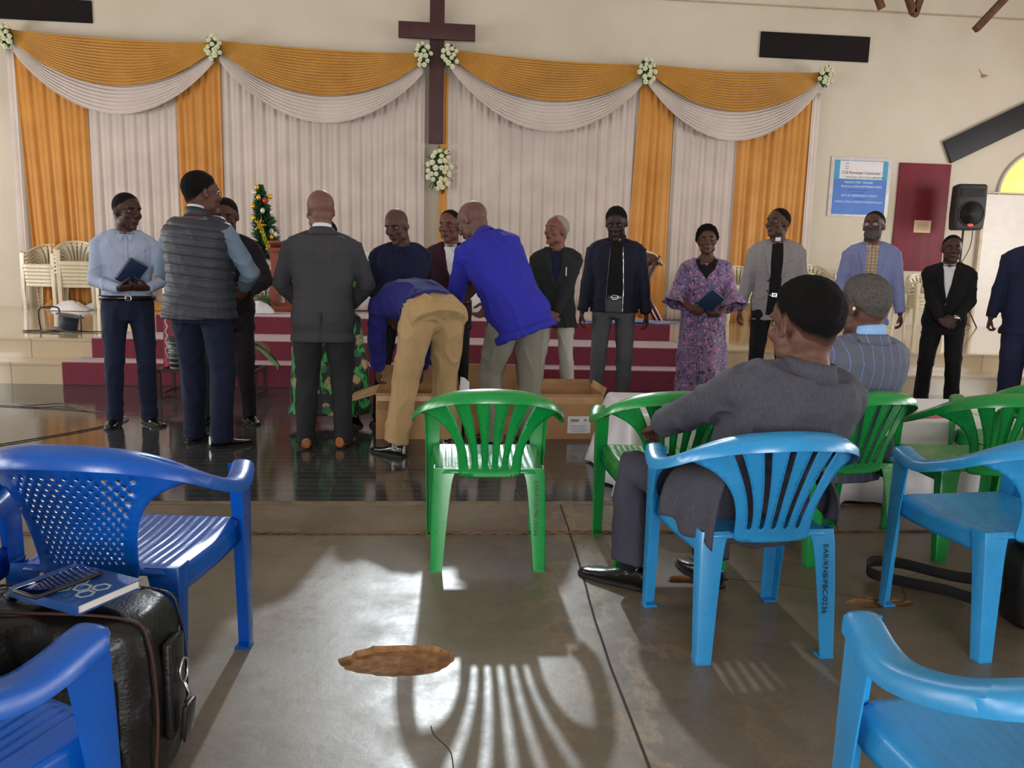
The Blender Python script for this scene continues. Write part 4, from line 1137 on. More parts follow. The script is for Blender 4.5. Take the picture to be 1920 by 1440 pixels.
def o2b(G, o):
    trousers(G, o, C_darkjk); jacket(G, o, C_darkjk, t0=-.2); lapels(G, o, C_darkjk, shirt=C_white, deep=.18); shirt_collar(G, o, C_white); shoes(G, o, M_shoe)
g2b = person('person in a dark suit mostly hidden behind the quilted vest, facing the camera', -1.64, 5.98, 190, 1.70, build=1.0, head=(-4, 14, 0), hair='crop',
       arms={'R': dict(hand=(.14, .27, 1.02), elbow=(.6, -.6, -.2)), 'L': dict(hand=(-.14, .27, 1.03), elbow=(-.8, -.6, -.2))}, legs={'R': dict(foot=(.15, 0), toe=-20), 'L': dict(foot=(-.12, 0), toe=20)}, skin_rgb=(64, 42, 34), outfit=o2b)

def o3(G, o):
    trousers(G, o, C_greytr, thigh=.100, knee=.078, hem=.066, ease=.016)
    jacket(G, o, C_grey, t0=-.19, ease=.026, flare=.014, vent=True, amp=.004, waist=.0, sl=(.074, .066, .060, .052, .046)); collar_ring(G, o, C_grey, .038, (.080, .078), .515, 'jacket_collar', open_=.6)
    collar_ring(G, o, C_white, .040, (.064, .062), .54, 'shirt_collar', fold=False, open_=.3)
    shoes(G, o, M_tan)
g3 = person('person seen from behind in a charcoal checked suit and tan shoes, nearly bald', -.81, 5.12, 4, 1.70, build=1.10, belly=.03, head=(26, 6, 0), hair='bald', hair_mat=H_stub,
       arms={'R': dict(hand=(.17, .27, .97), elbow=(1, -.5, -.2), curl=.6), 'L': dict(hand=(-.17, .27, .97), elbow=(-1, -.5, -.2), curl=.6)},
       legs={'R': dict(foot=(.12, .02), toe=-16), 'L': dict(foot=(-.12, .0), toe=8)}, skin_rgb=(84, 58, 52), outfit=o3)

def dress(G, o, m, hemz=.12, w=.30, d=.20, amp=.008, bell=True, name='dress', wide=1.):
    s = G.s; mb = torso(G, 0.0, .016, 0, .505); pp = G.fr(0.)[0]; base = []
    for t, a, b in ((.10, .165, .125), (0, .200*wide, .150), (-.15, .212*wide, .160), (-.45, .235*wide, .175), (-.75, w*.92, d*.96), (-(.93-hemz), w, d)):
        base.append([V((pp.x*(1 if t > -.2 else .5)+a*s*(1+.045*math.sin(5*q+t*3)*min(1, max(0, -t*2)))*math.cos(q), pp.y*(1 if t > -.2 else .5)+b*s*(1+.06*math.sin(7*q)*min(1, max(0, -t*2)))*math.sin(q), (.93+t)*s)) for q in [2*PI*j/48 for j in range(48)]])
    mb.rings(base)
    for k in 'RL':
        sh, el, wr, a = G.arm[k]; sg = 1 if k == 'R' else -1
        inner = G.fr(.475*s)[0]+G.sp[1]*sg*.06*s
        mb.tube([inner, sh], [.048*s, .058*s], 16)
        if bell: mb.tube([sh, lerp(sh, el, .5), lerp(sh, el, .92)], [.062*s, .060*s, .060*s], 20, round_=False)
        else: sleeve(mb, G.arm[k], s)
    f = fuse(mb, .0105, 4, .5); wrinkle(f, amp, G, freq=(8, 8, 3)); G.jt = BVHTree.FromPolygons([tuple(p) for p in f.v], f.f)
    ob = f.build(name, m, o, fix=False)
    if bell:
        for k in 'RL':
            sh, el, wr, a = G.arm[k]; e = MB(); d0 = (el-sh).normalized(); st = lerp(sh, el, .86); sd = d0.orthogonal().normalized(); u = d0.cross(sd); rows = []
            for j in range(8):
                t = j/7; r = (.060+.062*t**1.3)*s; c = st+d0*.125*t*s+(wr-el).normalized()*.05*t*t*s
                rows.append([c+(sd*math.cos(q)+u*math.sin(q))*r*(1+.12*t*math.sin(6*q+j*.2)) for q in [2*PI*i/48 for i in range(48)]])
            e.rings(rows, cap=False); e.build('bell_sleeve', m, ob, solid=.003)
    return ob
def o3b(G, o):
    dress(G, o, C_wax, hemz=.10, w=.37, d=.21, bell=False, wide=1.38); shoes(G, o, M_shoe, L=.24, w=.04)
g3b = person('woman in a black and green wax print dress, hidden behind the charcoal suit', -.90, 5.93, 180, 1.56, female=True, build=1.05, head=(0, 6, 0), hair='short',
       arms={'R': dict(hand=(.12, .24, 1.0), elbow=(.6, -.6, -.2)), 'L': dict(hand=(-.12, .24, 1.0), elbow=(-.6, -.6, -.2))}, legs={'R': dict(foot=(.17, -.03), toe=-10), 'L': dict(foot=(-.20, .0), toe=16)}, skin_rgb=(70, 46, 38), outfit=o3b)

clR = dict(hand=(.045, .215, .90), dir=(-.80, .25, -.42), palm=(0, -1, -.1), elbow=(.7, -.7, -.1), curl=.35, thumb_to=(-.2, 0, 1)); clL = dict(hand=(-.065, .240, .885), dir=(.80, .20, -.35), palm=(0, -1, -.1), elbow=(-.7, -.7, -.1), curl=.35, thumb_to=(.2, 0, 1))
def o4(G, o):
    trousers(G, o, C_black); jacket(G, o, C_navyshirt, t0=-.06, ease=.018, name='shirt', sl=(.066, .058, .050, .044, .038), amp=.008, shoulder=.055, waist=-.05); shirt_collar(G, o, C_navyshirt)
    patch(G, o, G.jt, [(-.013, .51), (.013, .51), (.013, -.04), (-.013, -.04)], 'placket', C_navyshirt, .003, .002); shoes(G, o, M_shoe)
g4 = person('stout bald person in a navy shirt with hands folded, looking down', -.36, 6.02, 184, 1.67, build=1.12, belly=.07, head=(-28, 20, 4), hair='bald', hair_mat=H_stub, face_age=1, arms={'R': dict(clR, hand=(.10, .235, .98)), 'L': dict(clL, hand=(.0, .255, .955))}, skin_rgb=(62, 42, 37),
            legs={'R': dict(foot=(.17, .02)), 'L': dict(foot=(-.05, 0))}, outfit=o4)

def o5(G, o):
    trousers(G, o, C_khaki, thigh=.112, knee=.082, hem=.078, ease=.020, amp=.009, seat_bulge=1, hemz=.10)
    jacket(G, o, C_royald, t0=.05, ease=.026, flare=.0, amp=.008, sl=(.076, .070, .066, .058, .052)); shoe(G, o, M_shoe, 'L', boot=True, L=.30); shoe(G, o, M_shoe, 'R', boot=True, L=.30)
    s = G.s
    for u in (-.09, .0, .09):   # belt loops
        e = MB()
g5 = person('person in khaki trousers bending over an open cardboard box', -.10, 4.90, 26, 1.74, build=1.10, pelvis=(-.0, -.0, .93), lean=(44, 98, 118), head=(0, -25, 0), hair='crop',
       arms={'L': dict(hand=(-.10, .68, .44), elbow=(-.8, .2, .2), dir=(.1, .3, -1), palm=(1, 0, 0), curl=.5), 'R': dict(hand=(.22, .66, .46), elbow=(.9, .1, .1), dir=(0, .2, -1), palm=(-1, 0, 0), curl=.5)},
       legs={'L': dict(foot=(-.20, .10), toe=22, knee=(-.2, 1, 0)), 'R': dict(foot=(.16, .12), toe=0)}, skin_rgb=(66, 42, 35), outfit=o5)

def o6(G, o):
    trousers(G, o, C_black); jacket(G, o, C_maroon, t0=-.18); lapels(G, o, C_maroon, shirt=C_white, deep=.2, buttons=(.2, .1)); shirt_collar(G, o, C_white); belt(G, o, M_belt, .05); shoes(G, o, M_shoe)
g6 = person('person in a maroon suit half hidden behind the royal blue blazer', .02, 6.36, 178, 1.69, build=1.0, head=(-22, 4, 0), hair='crop', hairline=.15, arms={'R': dict(clR, hand=(.06, .20, .97)), 'L': dict(clL, hand=(-.05, .235, .955))}, skin_rgb=(78, 50, 42), face_age=1, outfit=o6)

def o7(G, o):
    trousers(G, o, C_stone, thigh=.104, knee=.084, hem=.070, ease=.018, amp=.008); jacket(G, o, C_royal, t0=-.19, ease=.032, flare=.016, amp=.008, sl=(.074, .066, .060, .054, .048), waist=.02); collar_ring(G, o, C_royal, .034, (.078, .076), .515, 'jacket_collar', open_=.6); shoes(G, o, M_shoe)
g7 = person('person leaning over in a royal blue blazer and stone trousers, seen from behind', .46, 5.22, 24, 1.80, build=1.10, belly=.02, lean=(14, 26, 40), side_lean=-17, head=(24, -12, 0), hair='bald', hair_mat=H_stub,
       arms={'L': dict(hand=(-.22, .52, .88), elbow=(-.6, -.7, -.3), curl=.5), 'R': dict(hand=(.05, .60, .84), elbow=(.8, -.5, -.2), curl=.5)}, legs={'R': dict(foot=(.14, .0), toe=-12), 'L': dict(foot=(-.13, .04), toe=8)}, skin_rgb=(80, 56, 52), outfit=o7)

def o8(G, o):
    trousers(G, o, C_ltgrey, thigh=.080, knee=.060, hem=.056, amp=.009); jacket(G, o, C_dkblazer, t0=-.15, ease=.022, flare=.015, amp=.007); lapels(G, o, C_dkblazer, shirt=C_navyshirt, deep=.16, buttons=(.16, .08), wid=.08); shirt_collar(G, o, C_navyshirt)
    shoes(G, o, M_shoe)
    P, R, U, F = G.fr(.32*G.s); h = G.jt.ray_cast(P+F*.5-R*.085*G.s, -F)
    e = MB(); e.tube([h[0]+F*.012-U*.02, h[0]+F*.012+U*.045], .0045, 8); e.build('pen', simple('pen_white', (226, 226, 226), .3), o)
g8 = person('white-haired person in a dark blazer and light grey trousers, head turned aside', .90, 6.45, 172, 1.68, build=.97, head=(-46, -6, 0), hair='crop', hair_mat=H_white, hairline=.35, face_age=1, arms={'R': dict(clR, hand=(.09, .20, .90)), 'L': dict(clL, hand=(-.01, .22, .885))}, skin_rgb=(92, 60, 50),
            legs={'R': dict(foot=(.15, 0)), 'L': dict(foot=(-.13, 0))}, outfit=o8)

def openjacket(G, o, m, inner, w=.075, zlow=-.02):
    """inner shirt showing between open fronts"""
    patch(G, o, G.jt, [(-.050, .53), (.050, .53), (w*.62, .44), (w*.8, .30), (w, .12), (w*1.02, zlow), (-w*1.02, zlow), (-w, .12), (-w*.8, .30), (-w*.62, .44)], 'shirt', inner, .004, .003)
def o9(G, o):
    trousers(G, o, C_midgrey, thigh=.090, knee=.070, hem=.062); jacket(G, o, C_navyjk, t0=-.085, ease=.026, flare=.004, amp=.006, waist=0, sl=(.072, .064, .056, .050, .046))
    openjacket(G, o, C_navyjk, C_black, .066, .062); patch(G, o, G.jt, [(-.066, .062), (.066, .062), (.066, .028), (-.066, .028)], 'waistband', M_belt, .005, .003)
    patch(G, o, G.jt, [(-.066, .03), (.066, .03), (.067, -.085), (-.067, -.085)], 'trouser_front', C_midgrey, .004, .003)
    strip(G, o, G.jt, [(.052, .47), (.060, .3), (.070, .1), (.071, -.085)], .006, 'zip', M_metal, .007, .003); strip(G, o, G.jt, [(-.052, .47), (-.060, .3), (-.070, .1), (-.071, -.085)], .006, 'zip', simple('zip_dark', (50, 50, 60), .4), .007, .003)
    strip(G, o, G.jt, [(0, .50), (0, .08)], .022, 'placket', C_black, .006, .002)
    P, R, U, F = G.fr(.045*G.s); h = G.jt.ray_cast(P+F*.5, -F)[0]; e = MB(); n = 24
    e.rings([[h+F*(.012+z)+R*(.030*q)*math.copysign(abs(math.cos(g))**.6, math.cos(g))+U*(.021*q)*math.copysign(abs(math.sin(g))**.6, math.sin(g)) for g in [2*PI*j/n for j in range(n)]] for q, z in ((.70, 0), (1, 0), (1, .005), (.7, .005))], loop=True); e.build('buckle', M_metal, o)
    collar_ring(G, o, C_navyjk, .050, (.078, .076), .52, 'jacket_collar', fold=False, open_=.55); collar_ring(G, o, C_black, .030, (.064, .064), .545, 'shirt_collar', fold=False, open_=.3); clerical(G, o, .028, .026); shoes(G, o, M_shoe)
hR = dict(hand=(.285, .05, .77), curl=.4); hL = dict(hand=(-.285, .05, .77), curl=.4)
g9 = person('person in an open navy jacket with clerical collar and large belt buckle', 1.47, 6.75, 168, 1.80, build=1.06, head=(-6, 20, 3), hair='short', arms={'R': hR, 'L': hL}, skin_rgb=(42, 28, 25),
            legs={'R': dict(foot=(.13, 0)), 'L': dict(foot=(-.11, 0))}, outfit=o9)

def o10(G, o):
    dress(G, o, C_purple, hemz=.10, w=.245, d=.19)
    patch(G, o, G.jt, [(-.10, .495), (-.055, .515), (0, .44), (.055, .515), (.10, .495), (.075, .42), (.03, .37), (0, .325), (-.03, .37), (-.075, .42)], 'neck_facing', C_black, .004, .003)
    shoes(G, o, M_shoe, L=.24, w=.038)
g10 = person('woman in a purple leaf print dress with bell sleeves, holding a blue book', 2.20, 6.50, 163, 1.645, female=True, build=1.10, belly=.05, head=(2, 0, 4), hair='woman', face_age=1,
       arms={'R': dict(hand=(.115, .27, .985), elbow=(.8, -.5, 0), dir=(-.9, .3, -.25), palm=(-.2, -.8, .3), curl=.45, thumb_to=(0, 0, 1)), 'L': dict(hand=(-.125, .27, .955), elbow=(-.8, -.5, 0), dir=(.9, .2, -.1), palm=(0, -.7, .7), curl=.6, thumb_to=(0, .3, 1))},
       legs={'R': dict(foot=(.08, 0)), 'L': dict(foot=(-.08, 0))}, skin_rgb=(66, 42, 36), outfit=o10)
c = from_fig(g10, (-.045, .305, 1.005))
book('dark blue hardback held up by the woman in the purple dress', c, MX.Rotation(R_(-17), 3, 'Z') @ MX.Rotation(R_(24), 3, 'X') @ MX.Rotation(R_(90), 3, 'X') @ MX.Rotation(R_(-40), 3, 'Z'), .135, .175, .026, (20, 44, 76))

def o11(G, o):
    trousers(G, o, C_black, thigh=.088, knee=.068, hem=.058); jacket(G, o, C_greybl, t0=-.17, ease=.022, flare=.012, amp=.005); 
    lapels(G, o, C_greybl, shirt=C_black, deep=.20, bottom_open=.048, wid=.085, buttons=(.18, .09))
    patch(G, o, G.jt, [(-.052, .075), (.052, .075), (.062, -.12), (-.062, -.12)], 'trouser_front', C_black, .0035, .003)
    patch(G, o, G.jt, [(-.050, .072), (.050, .072), (.050, .038), (-.050, .038)], 'belt', M_belt, .008, .003)
    P, R, U, F = G.fr(.055*G.s); h = G.jt.ray_cast(P+F*.5, -F)[0]; e = MB(); e.box(h+F*.014, (.040, .006, .003)); 
    for dz in (-.015, .015): e.box(h+F*.014+U*dz, (.042, .006, .0035))
    for dx in (-.02, .02): e.box(h+F*.014+R*dx, (.004, .006, .033))
    e.build('buckle', M_metal, o, smooth=False)
    patch(G, o, G.jt, [(.085, .365), (.15, .375), (.15, .36), (.085, .35)], 'pocket', C_greybl, .005, .003)
    for sg in (-1, 1): patch(G, o, G.jt, [(sg*.09, .055), (sg*.165, .05), (sg*.165, .015), (sg*.09, .02)][::sg], 'pocket_flap', C_greybl, .005, .003)
    collar_ring(G, o, C_black, .034, (.066, .066), .54, 'shirt_collar', fold=False, open_=.25); clerical(G, o, .022, .030); shoes(G, o, M_shoe)
g11 = person('tall person in a pale grey checked blazer over black clerical shirt, looking aside', 3.08, 7.12, 160, 1.86, build=1.02, head=(-42, -6, 0), hair='crop', hairline=.08, arms={'R': dict(hand=(.29, .03, .79), curl=.4), 'L': dict(hand=(-.28, .03, .79), curl=.4)}, skin_rgb=(62, 42, 36),
             legs={'R': dict(foot=(.13, .02), toe=-14), 'L': dict(foot=(-.13, 0), toe=16)}, face_age=1, outfit=o11)

def o12(G, o):
    trousers(G, o, C_ltbl, thigh=.086, knee=.068, hem=.06); jacket(G, o, C_ltbl, t0=-.20, ease=.022, flare=.012, amp=.005)
    lapels(G, o, C_ltbl, shirt=C_plaid, deep=.20, bottom_open=.045, wid=.08); shirt_collar(G, o, C_plaid, h=.034)
    patch(G, o, G.jt, [(-.046, .055), (.046, .055), (.060, -.12), (-.060, -.12)], 'trouser_front', C_ltbl, .006, .003); shoes(G, o, M_shoe)
    patch(G, o, G.jt, [(-.046, .07), (.046, .07), (.046, .036), (-.046, .036)], 'belt', M_belt, .008, .003)
    strip(G, o, G.jt, [(0, .50), (0, .08)], .018, 'placket', C_plaid, .006, .002)
g12 = person('grey-bearded person with glasses in a powder blue blazer over a plaid shirt', 4.06, 7.20, 154, 1.87, build=1.02, head=(-16, -4, 0), hair='crop', hairline=.05, fhair='beard', arms={'R': hR, 'L': dict(hand=(-.28, .06, .80), curl=.4)}, skin_rgb=(64, 44, 38), outfit=o12)
glasses(g12, g12.o, lens=.023)

def o13(G, o):
    trousers(G, o, C_black, thigh=.092, knee=.076, hem=.068); jacket(G, o, C_black, t0=-.17, ease=.024, flare=.012, amp=.006); lapels(G, o, C_black, shirt=C_white, deep=.12, wid=.08, buttons=(.13,)); shirt_collar(G, o, C_white, h=.032)
    shoes(G, o, M_shoe)
    sh, el, wr, a = G.arm['L']; d = (wr-el).normalized(); e = MB(); sd = d.orthogonal().normalized(); u = d.cross(sd); c = wr-d*.012
    e.rings([[c+d*q+(sd*math.cos(g)*.034+u*math.sin(g)*.030)*k for g in [2*PI*j/24 for j in range(24)]] for q, k in ((-.011, 1), (.011, 1), (.011, 1.12), (-.011, 1.12))], loop=True)
    f_ = V((0, 1, .1)); e.tube([c+f_*.030, c+f_*.042], .021, 18, round_=False); e.build('wristwatch', M_metal, o)
g13 = person('short person in a black suit and open white shirt, wristwatch on folded hands', 4.66, 6.90, 146, 1.65, build=1.05, belly=.02, head=(8, 2, 0), hair='crop', hairline=.1, arms={'R': dict(clR, hand=(.03, .235, .915)), 'L': dict(clL, hand=(-.10, .23, .93))}, skin_rgb=(56, 38, 32),
             legs={'R': dict(foot=(.13, 0)), 'L': dict(foot=(-.13, 0))}, outfit=o13)

def o14(G, o):
    trousers(G, o, C_navysuit, thigh=.110, knee=.094, hem=.084, ease=.02); jacket(G, o, C_navysuit, t0=-.22, ease=.03, flare=.02, amp=.005); lapels(G, o, C_navysuit, shirt=C_white, deep=.2, wid=.08, buttons=(.2, .1)); shirt_collar(G, o, C_white)
    strip(G, o, G.jt, [(0, .50), (0, .22)], [.035, .055], 'tie', C_maroon, .008, .003); shoes(G, o, M_shoe)
g14 = person('person in a wide navy suit cut off by the picture edge', 5.30, 6.62, 144, 1.85, build=1.14, belly=.02, head=(0, 2, 0), hair='crop', arms={'R': dict(hand=(.30, .05, .80), curl=.7), 'L': hL}, skin_rgb=(60, 40, 34), outfit=o14)

# ------------------------------------------------------------------ the two seated people
def o15(G, o):
    s = G.s; trousers(G, o, C_seattr, thigh=.098, knee=.080, hem=.074, ease=.016, amp=.008, voxel=.0085, hemz=.11)
    jacket(G, o, C_seat, t0=-.10, ease=.030, flare=.03, amp=.011, sl=(.078, .072, .066, .056, .050), voxel=.0085, waist=-.04, end=.95, shoulder=.064)
    for q in (dict(A=(-.20, .08, .56), B=(-.11, -.15, .62), C=(-.280, .02, .41), D=(-.215, -.225, .375)), dict(A=(.25, .06, .54), B=(.18, -.13, .60), C=(.265, .0, .44), D=(.225, -.19, .41))):
        A_, B_, C_, D_ = [V(q[k]) for k in 'ABCD']; sg = 1 if A_.x > 0 else -1; rows = []
        for j in range(13):
            t = j/12; rows.append([lerp(lerp(A_, B_, i/16), lerp(C_, D_, i/16), t)+V((sg*(.035*math.sin(PI*t**.7)+.010*math.sin(i*.8+2*t)*t), -.014*math.sin(PI*t), .012*math.sin(i*.6)*t)) for i in range(17)])
        e = MB(); e.rings(rows, cap=False, closed=False); e.build('jacket_skirt', C_seat, o, solid=.006)
    collar_ring(G, o, C_seat, .050, (.084, .082), .505, 'jacket_collar', open_=.7, tilt=.2)
    shoe(G, o, M_shoe, 'L', L=.315, w=.05); shoe(G, o, M_shoe, 'R', L=.315)
    for q in 'LR':
        hip, kn, an, toe, a = G.leg[q]; e = MB(); e.tube([an+V((0, 0, -.01)), lerp(an, kn, .35)], [.040, .048], 14, round_=False); e.build('sock', C_black, o)
g15 = person('black-haired person in a grey suit seated on the sky blue chair', 1.00, 2.44, 8, 1.64, detail=2, voxel=.0085, pelvis=(.05, .06, .475), side_lean=8, lean=(-32, -24, -6), twist=0, build=1.13, head=(8, 12, -4), sk=1., neck_drop=.022, head_scale=1.10, hair='full',
       arms={'L': dict(hand=(-.185, .395, .618), abs=1, elbow=(-.9, -.6, -.3), dir=(-.08, .85, -.35), palm=(.35, -.2, -1), curl=.75, thumb_to=(1, .3, 0)), 'R': dict(hand=(.24, .30, .62), abs=1, elbow=(.9, -.6, -.3), dir=(-.5, .8, -.1), palm=(0, 0, -1), curl=.5)},
       legs={'L': dict(foot=(-.225, .40), knee=(-.30, .6, 1), toe=44), 'R': dict(foot=(.10, .38), knee=(.15, .5, 1), toe=6)}, skin_rgb=(98, 66, 55), outfit=o15)
def o16(G, o):
    s = G.s; trousers(G, o, C_greytr, voxel=.0095, hemz=.1)
    jacket(G, o, C_pin, t0=-.12, ease=.030, flare=.03, amp=.004, sl=(.076, .070, .064, .056, .050), voxel=.009, waist=-.04, shoulder=.062)
    for k, sg in (('L', -1), ('R', 1)):
        P, R, U, F = G.fr(.02*s); f0 = P+R*sg*.17*s; e = MB()
        rows = [[f0+R*sg*(.02*math.sin(t*2.2)+.006*math.sin(i*.9+t*3))*s+V((0, (-.15+.24*i/11), -(.20*t)+.02))*s for i in range(12)] for t in [j/8 for j in range(9)]]
        e.rings(rows, cap=False, closed=False); e.build('jacket_skirt', C_pin, o, solid=.007)
    collar_ring(G, o, C_pin, .034, (.080, .080), .505, 'jacket_collar', open_=.7, tilt=.2); collar_ring(G, o, cloth('sky_blue_shirting', (150, 190, 236), (130, 172, 224), fine=.1), .048, (.066, .066), .53, 'shirt_collar', open_=.3, fold=False)
    shoes(G, o, M_shoe)
g16 = person('grey-haired person in a blue pinstriped jacket seated on a green chair', 1.76, 3.26, 14, 1.66, detail=2, pelvis=(.03, .03, .475), lean=(-20, -14, 0), build=1.08, head=(8, 6, 0), sk=1., neck_drop=.018, hair='full', hair_mat=H_grey,
       arms={'L': dict(hand=(-.12, .36, .62), abs=1, elbow=(-.9, -.6, -.3), palm=(0, 0, -1), curl=.5), 'R': dict(hand=(.14, .36, .62), abs=1, elbow=(.9, -.6, -.3), palm=(0, 0, -1), curl=.5)},
       legs={'L': dict(foot=(-.14, .44), knee=(-.1, .6, 1)), 'R': dict(foot=(.14, .44), knee=(.1, .6, 1))}, skin_rgb=(88, 60, 50), outfit=o16)
P_, R__, U_, F_ = g16.fr(.5); e = MB(); e.ell(g16.H((-.086, -.03, -.004)), (.006, .006, .008)); e.build('earpiece', C_trim, g16.o)
# ------------------------------------------------------------------ wall dressing
def satin(name, rgb, rgb2, rough=.5, sheen=.3, tr=.0):
    n = NT(name); v = n.coord(); n.base(n.ramp(n.noise(v, 2.2, 5), [(.3, lin(rgb2)), (.7, lin(rgb))]))
    n.b.inputs['Roughness'].default_value = rough; n.b.inputs['Sheen Weight'].default_value = sheen; n.b.inputs['Specular IOR Level'].default_value = .3
    n.bump(n.noise(v, 300, 2), .1, .002); return n.m
M_gold = satin('gold_satin', (206, 144, 66), (190, 128, 54), .48); M_goldsw = satin('gold_swag_satin', (200, 146, 58), (184, 130, 44), .42)
M_veil = satin('white_voile', (206, 194, 188), (192, 180, 176), .8); M_veil2 = satin('white_swag_voile', (214, 203, 197), (202, 190, 185), .75)
YD = YW-.05
def drape(x0, x1, ztop, m, label, folds, amp=.045, seed=0, zb=Z3-.02, yoff=0., slant=(0, 0)):
    rnd = random.Random(seed); ph = [rnd.uniform(0, 6.28) for _ in range(6)]; nu = max(30, int(folds*14))
    def fn(u, v):
        w = u*folds*2*PI; k = .35+.65*v
        y = amp*k*(.6*math.sin(w+1.2*math.sin(u*9+ph[0])+ph[1])+.4*math.sin(w*1.9+ph[2]+.8*math.sin(v*2+ph[3])))
        zt = ztop(u) if callable(ztop) else ztop
        x = x0+(x1-x0)*u+.012*math.sin(w*.5+ph[4])*v+(slant[0]*(1-u)+slant[1]*u)*v
        return V((x, YD-.07-yoff+y, zt+(zb-zt)*v))
    m_ = MB(); m_.grid(fn, nu, 26); o = m_.build('drape', m, None, fix=False); md = o.modifiers.new('s', 'SOLIDIFY'); md.thickness = .006; bake(o)
    return tag(o, label, 'curtain', None)
zb2 = Z2
drape(-6.95, -5.86, 4.55, M_gold, 'gold curtain drape furthest to the side wall behind the stacked ivory chairs', 5.5, seed=1, zb=zb2, slant=(.16, 0))
drape(-5.88, -4.42, 4.5, M_veil, 'white voile drape between the first two gold drapes', 8, .03, 2, zb=zb2+.02, yoff=-.03)
drape(-4.46, -3.74, 4.5, M_gold, 'gold curtain drape behind the man in the quilted vest', 4, seed=3, zb=zb2, slant=(.05, 0))
drape(-3.76, -.42, 4.55, M_veil, 'wide white voile drape behind the Christmas tree, one side of the cross', 19, .032, 4, yoff=-.03, zb=Z3)
drape(-.17, -.04, 4.45, M_gold, 'narrow strip of gold curtain beside the cross', 1.4, .02, 5, zb=Z3)
drape(-.06, 3.32, 4.55, M_veil, 'wide white voile drape between the cross and the third flower cluster', 19, .032, 6, yoff=-.03, zb=Z3)
drape(3.22, 3.82, 4.45, M_gold, 'gold curtain drape behind the young man in the navy jacket', 3.2, seed=7, zb=zb2, slant=(-.14, 0))
drape(3.84, 5.06, 4.45, M_veil, 'white voile drape behind the woman in the purple dress', 7, .03, 8, yoff=-.03, zb=zb2+.02)
drape(4.98, 6.28, 4.4, M_gold, 'gold curtain drape behind the tall man in the pale grey blazer', 6, seed=9, zb=zb2)
drape(-7.05, -6.93, 4.5, M_veil2, 'thin white edge drape beside the outermost gold curtain, by the stacked chairs', 1.2, .02, 10, zb=zb2)
drape(6.27, 6.42, 4.4, M_veil2, 'thin white edge drape between gold curtain and bare wall', 1.2, .02, 11, zb=zb2)

def swag(x0, x1, z0, z1, drop, end_h, m, label, t0, folds, yb, name, sag=.04, thick=.006, seed=0, d0=None, eh0=0.):
    def fn(u, v):
        b = 4*u*(1-u); b2 = b**.92; top = z0+(z1-z0)*u-sag*b
        zt = top if d0 is None else z0+(z1-z0)*u-eh0-(d0)*b2
        zb = z0+(z1-z0)*u-end_h-drop*b2
        z = zt+(zb-zt)*v; k = b**.5
        y = yb-.05-.13*k*v**.8-.018*k*math.sin(v*folds*2*PI+.8*math.sin(u*7+seed))-.007*k*noise.noise(V((u*3, v*folds*1.7, seed)))
        return V((x0+(x1-x0)*u, y, z+.006*noise.noise(V((u*30, v*3, seed)))))
    m_ = MB(); m_.grid(fn, 90, int(folds*9)); o = m_.build(name, m, None, fix=False); md = o.modifiers.new('s', 'SOLIDIFY'); md.thickness = thick; bake(o)
    return tag(o, label, 'swag')
bays = [(-6.92, -3.83, 4.77, 4.72, 'over the stacked ivory chairs'), (-3.74, -.45, 4.76, 4.72, 'beside the cross, over the Christmas tree'), (.0, 3.24, 4.80, 4.70, 'beside the cross, over the bald men in front'), (3.33, 6.33, 4.72, 4.72, 'over the woman in purple and the clergyman')]
for i, (a, b, za, zc, wh) in enumerate(bays):
    swag(a, b, za-.02, zc-.02, .90, .28, M_veil2, 'white voile swag hanging '+wh, 0, 9, YD-.06, 'white_swag', seed=i, d0=.50, eh0=.12)
    swag(a, b, za, zc, .66-.06*(i > 1), .12, M_goldsw, 'gold satin swag stretched '+wh, 0, 15, YD-.10, 'gold_swag', seed=i+5)

# flowers
M_petal = simple('cream_petal', (232, 234, 206), .6, var=.1, scale=30); M_leafd = simple('dark_leaf', (34, 66, 34), .5, var=.3); M_leaf = simple('bright_leaf', (70, 128, 54), .5, var=.3)
def rose(mb, c, r, d):
    q = d.to_track_quat('Z', 'Y').to_matrix()
    for k, (n, rr, tilt, L) in enumerate(((5, .95, .9, .9), (5, .70, .55, .95), (4, .42, .25, .9))):
        for i in range(n):
            a = 2*PI*i/n+k*.6; e = MB(); e.ell((0, 0, 0), (r*.50, r*.14, r*.50), MX.Rotation(-tilt, 3, 'X'), 8, 6)
            rot = MX.Rotation(a, 3, 'Z'); mb.add([c+q @ (rot @ (p+V((0, r*rr*.55, r*.25*(k))))) for p in e.v], e.f)
def leafm(mb, c, d, L, w, up=V((0, 0, 1)), bend=.25):
    d = d.normalized(); sd = d.cross(up); sd = sd.normalized() if sd.length > 1e-3 else V((1, 0, 0)); nn = sd.cross(d)
    rows = []
    for i in range(7):
        t = i/6; ww = w*math.sin(PI*min(.98, t*.9+.06))**.8; cc = c+d*L*t-nn*bend*L*t*t; rows.append([cc-sd*ww+nn*.15*ww, cc, cc+sd*ww+nn*.15*ww])
    mb.rings(rows, cap=False, closed=False)
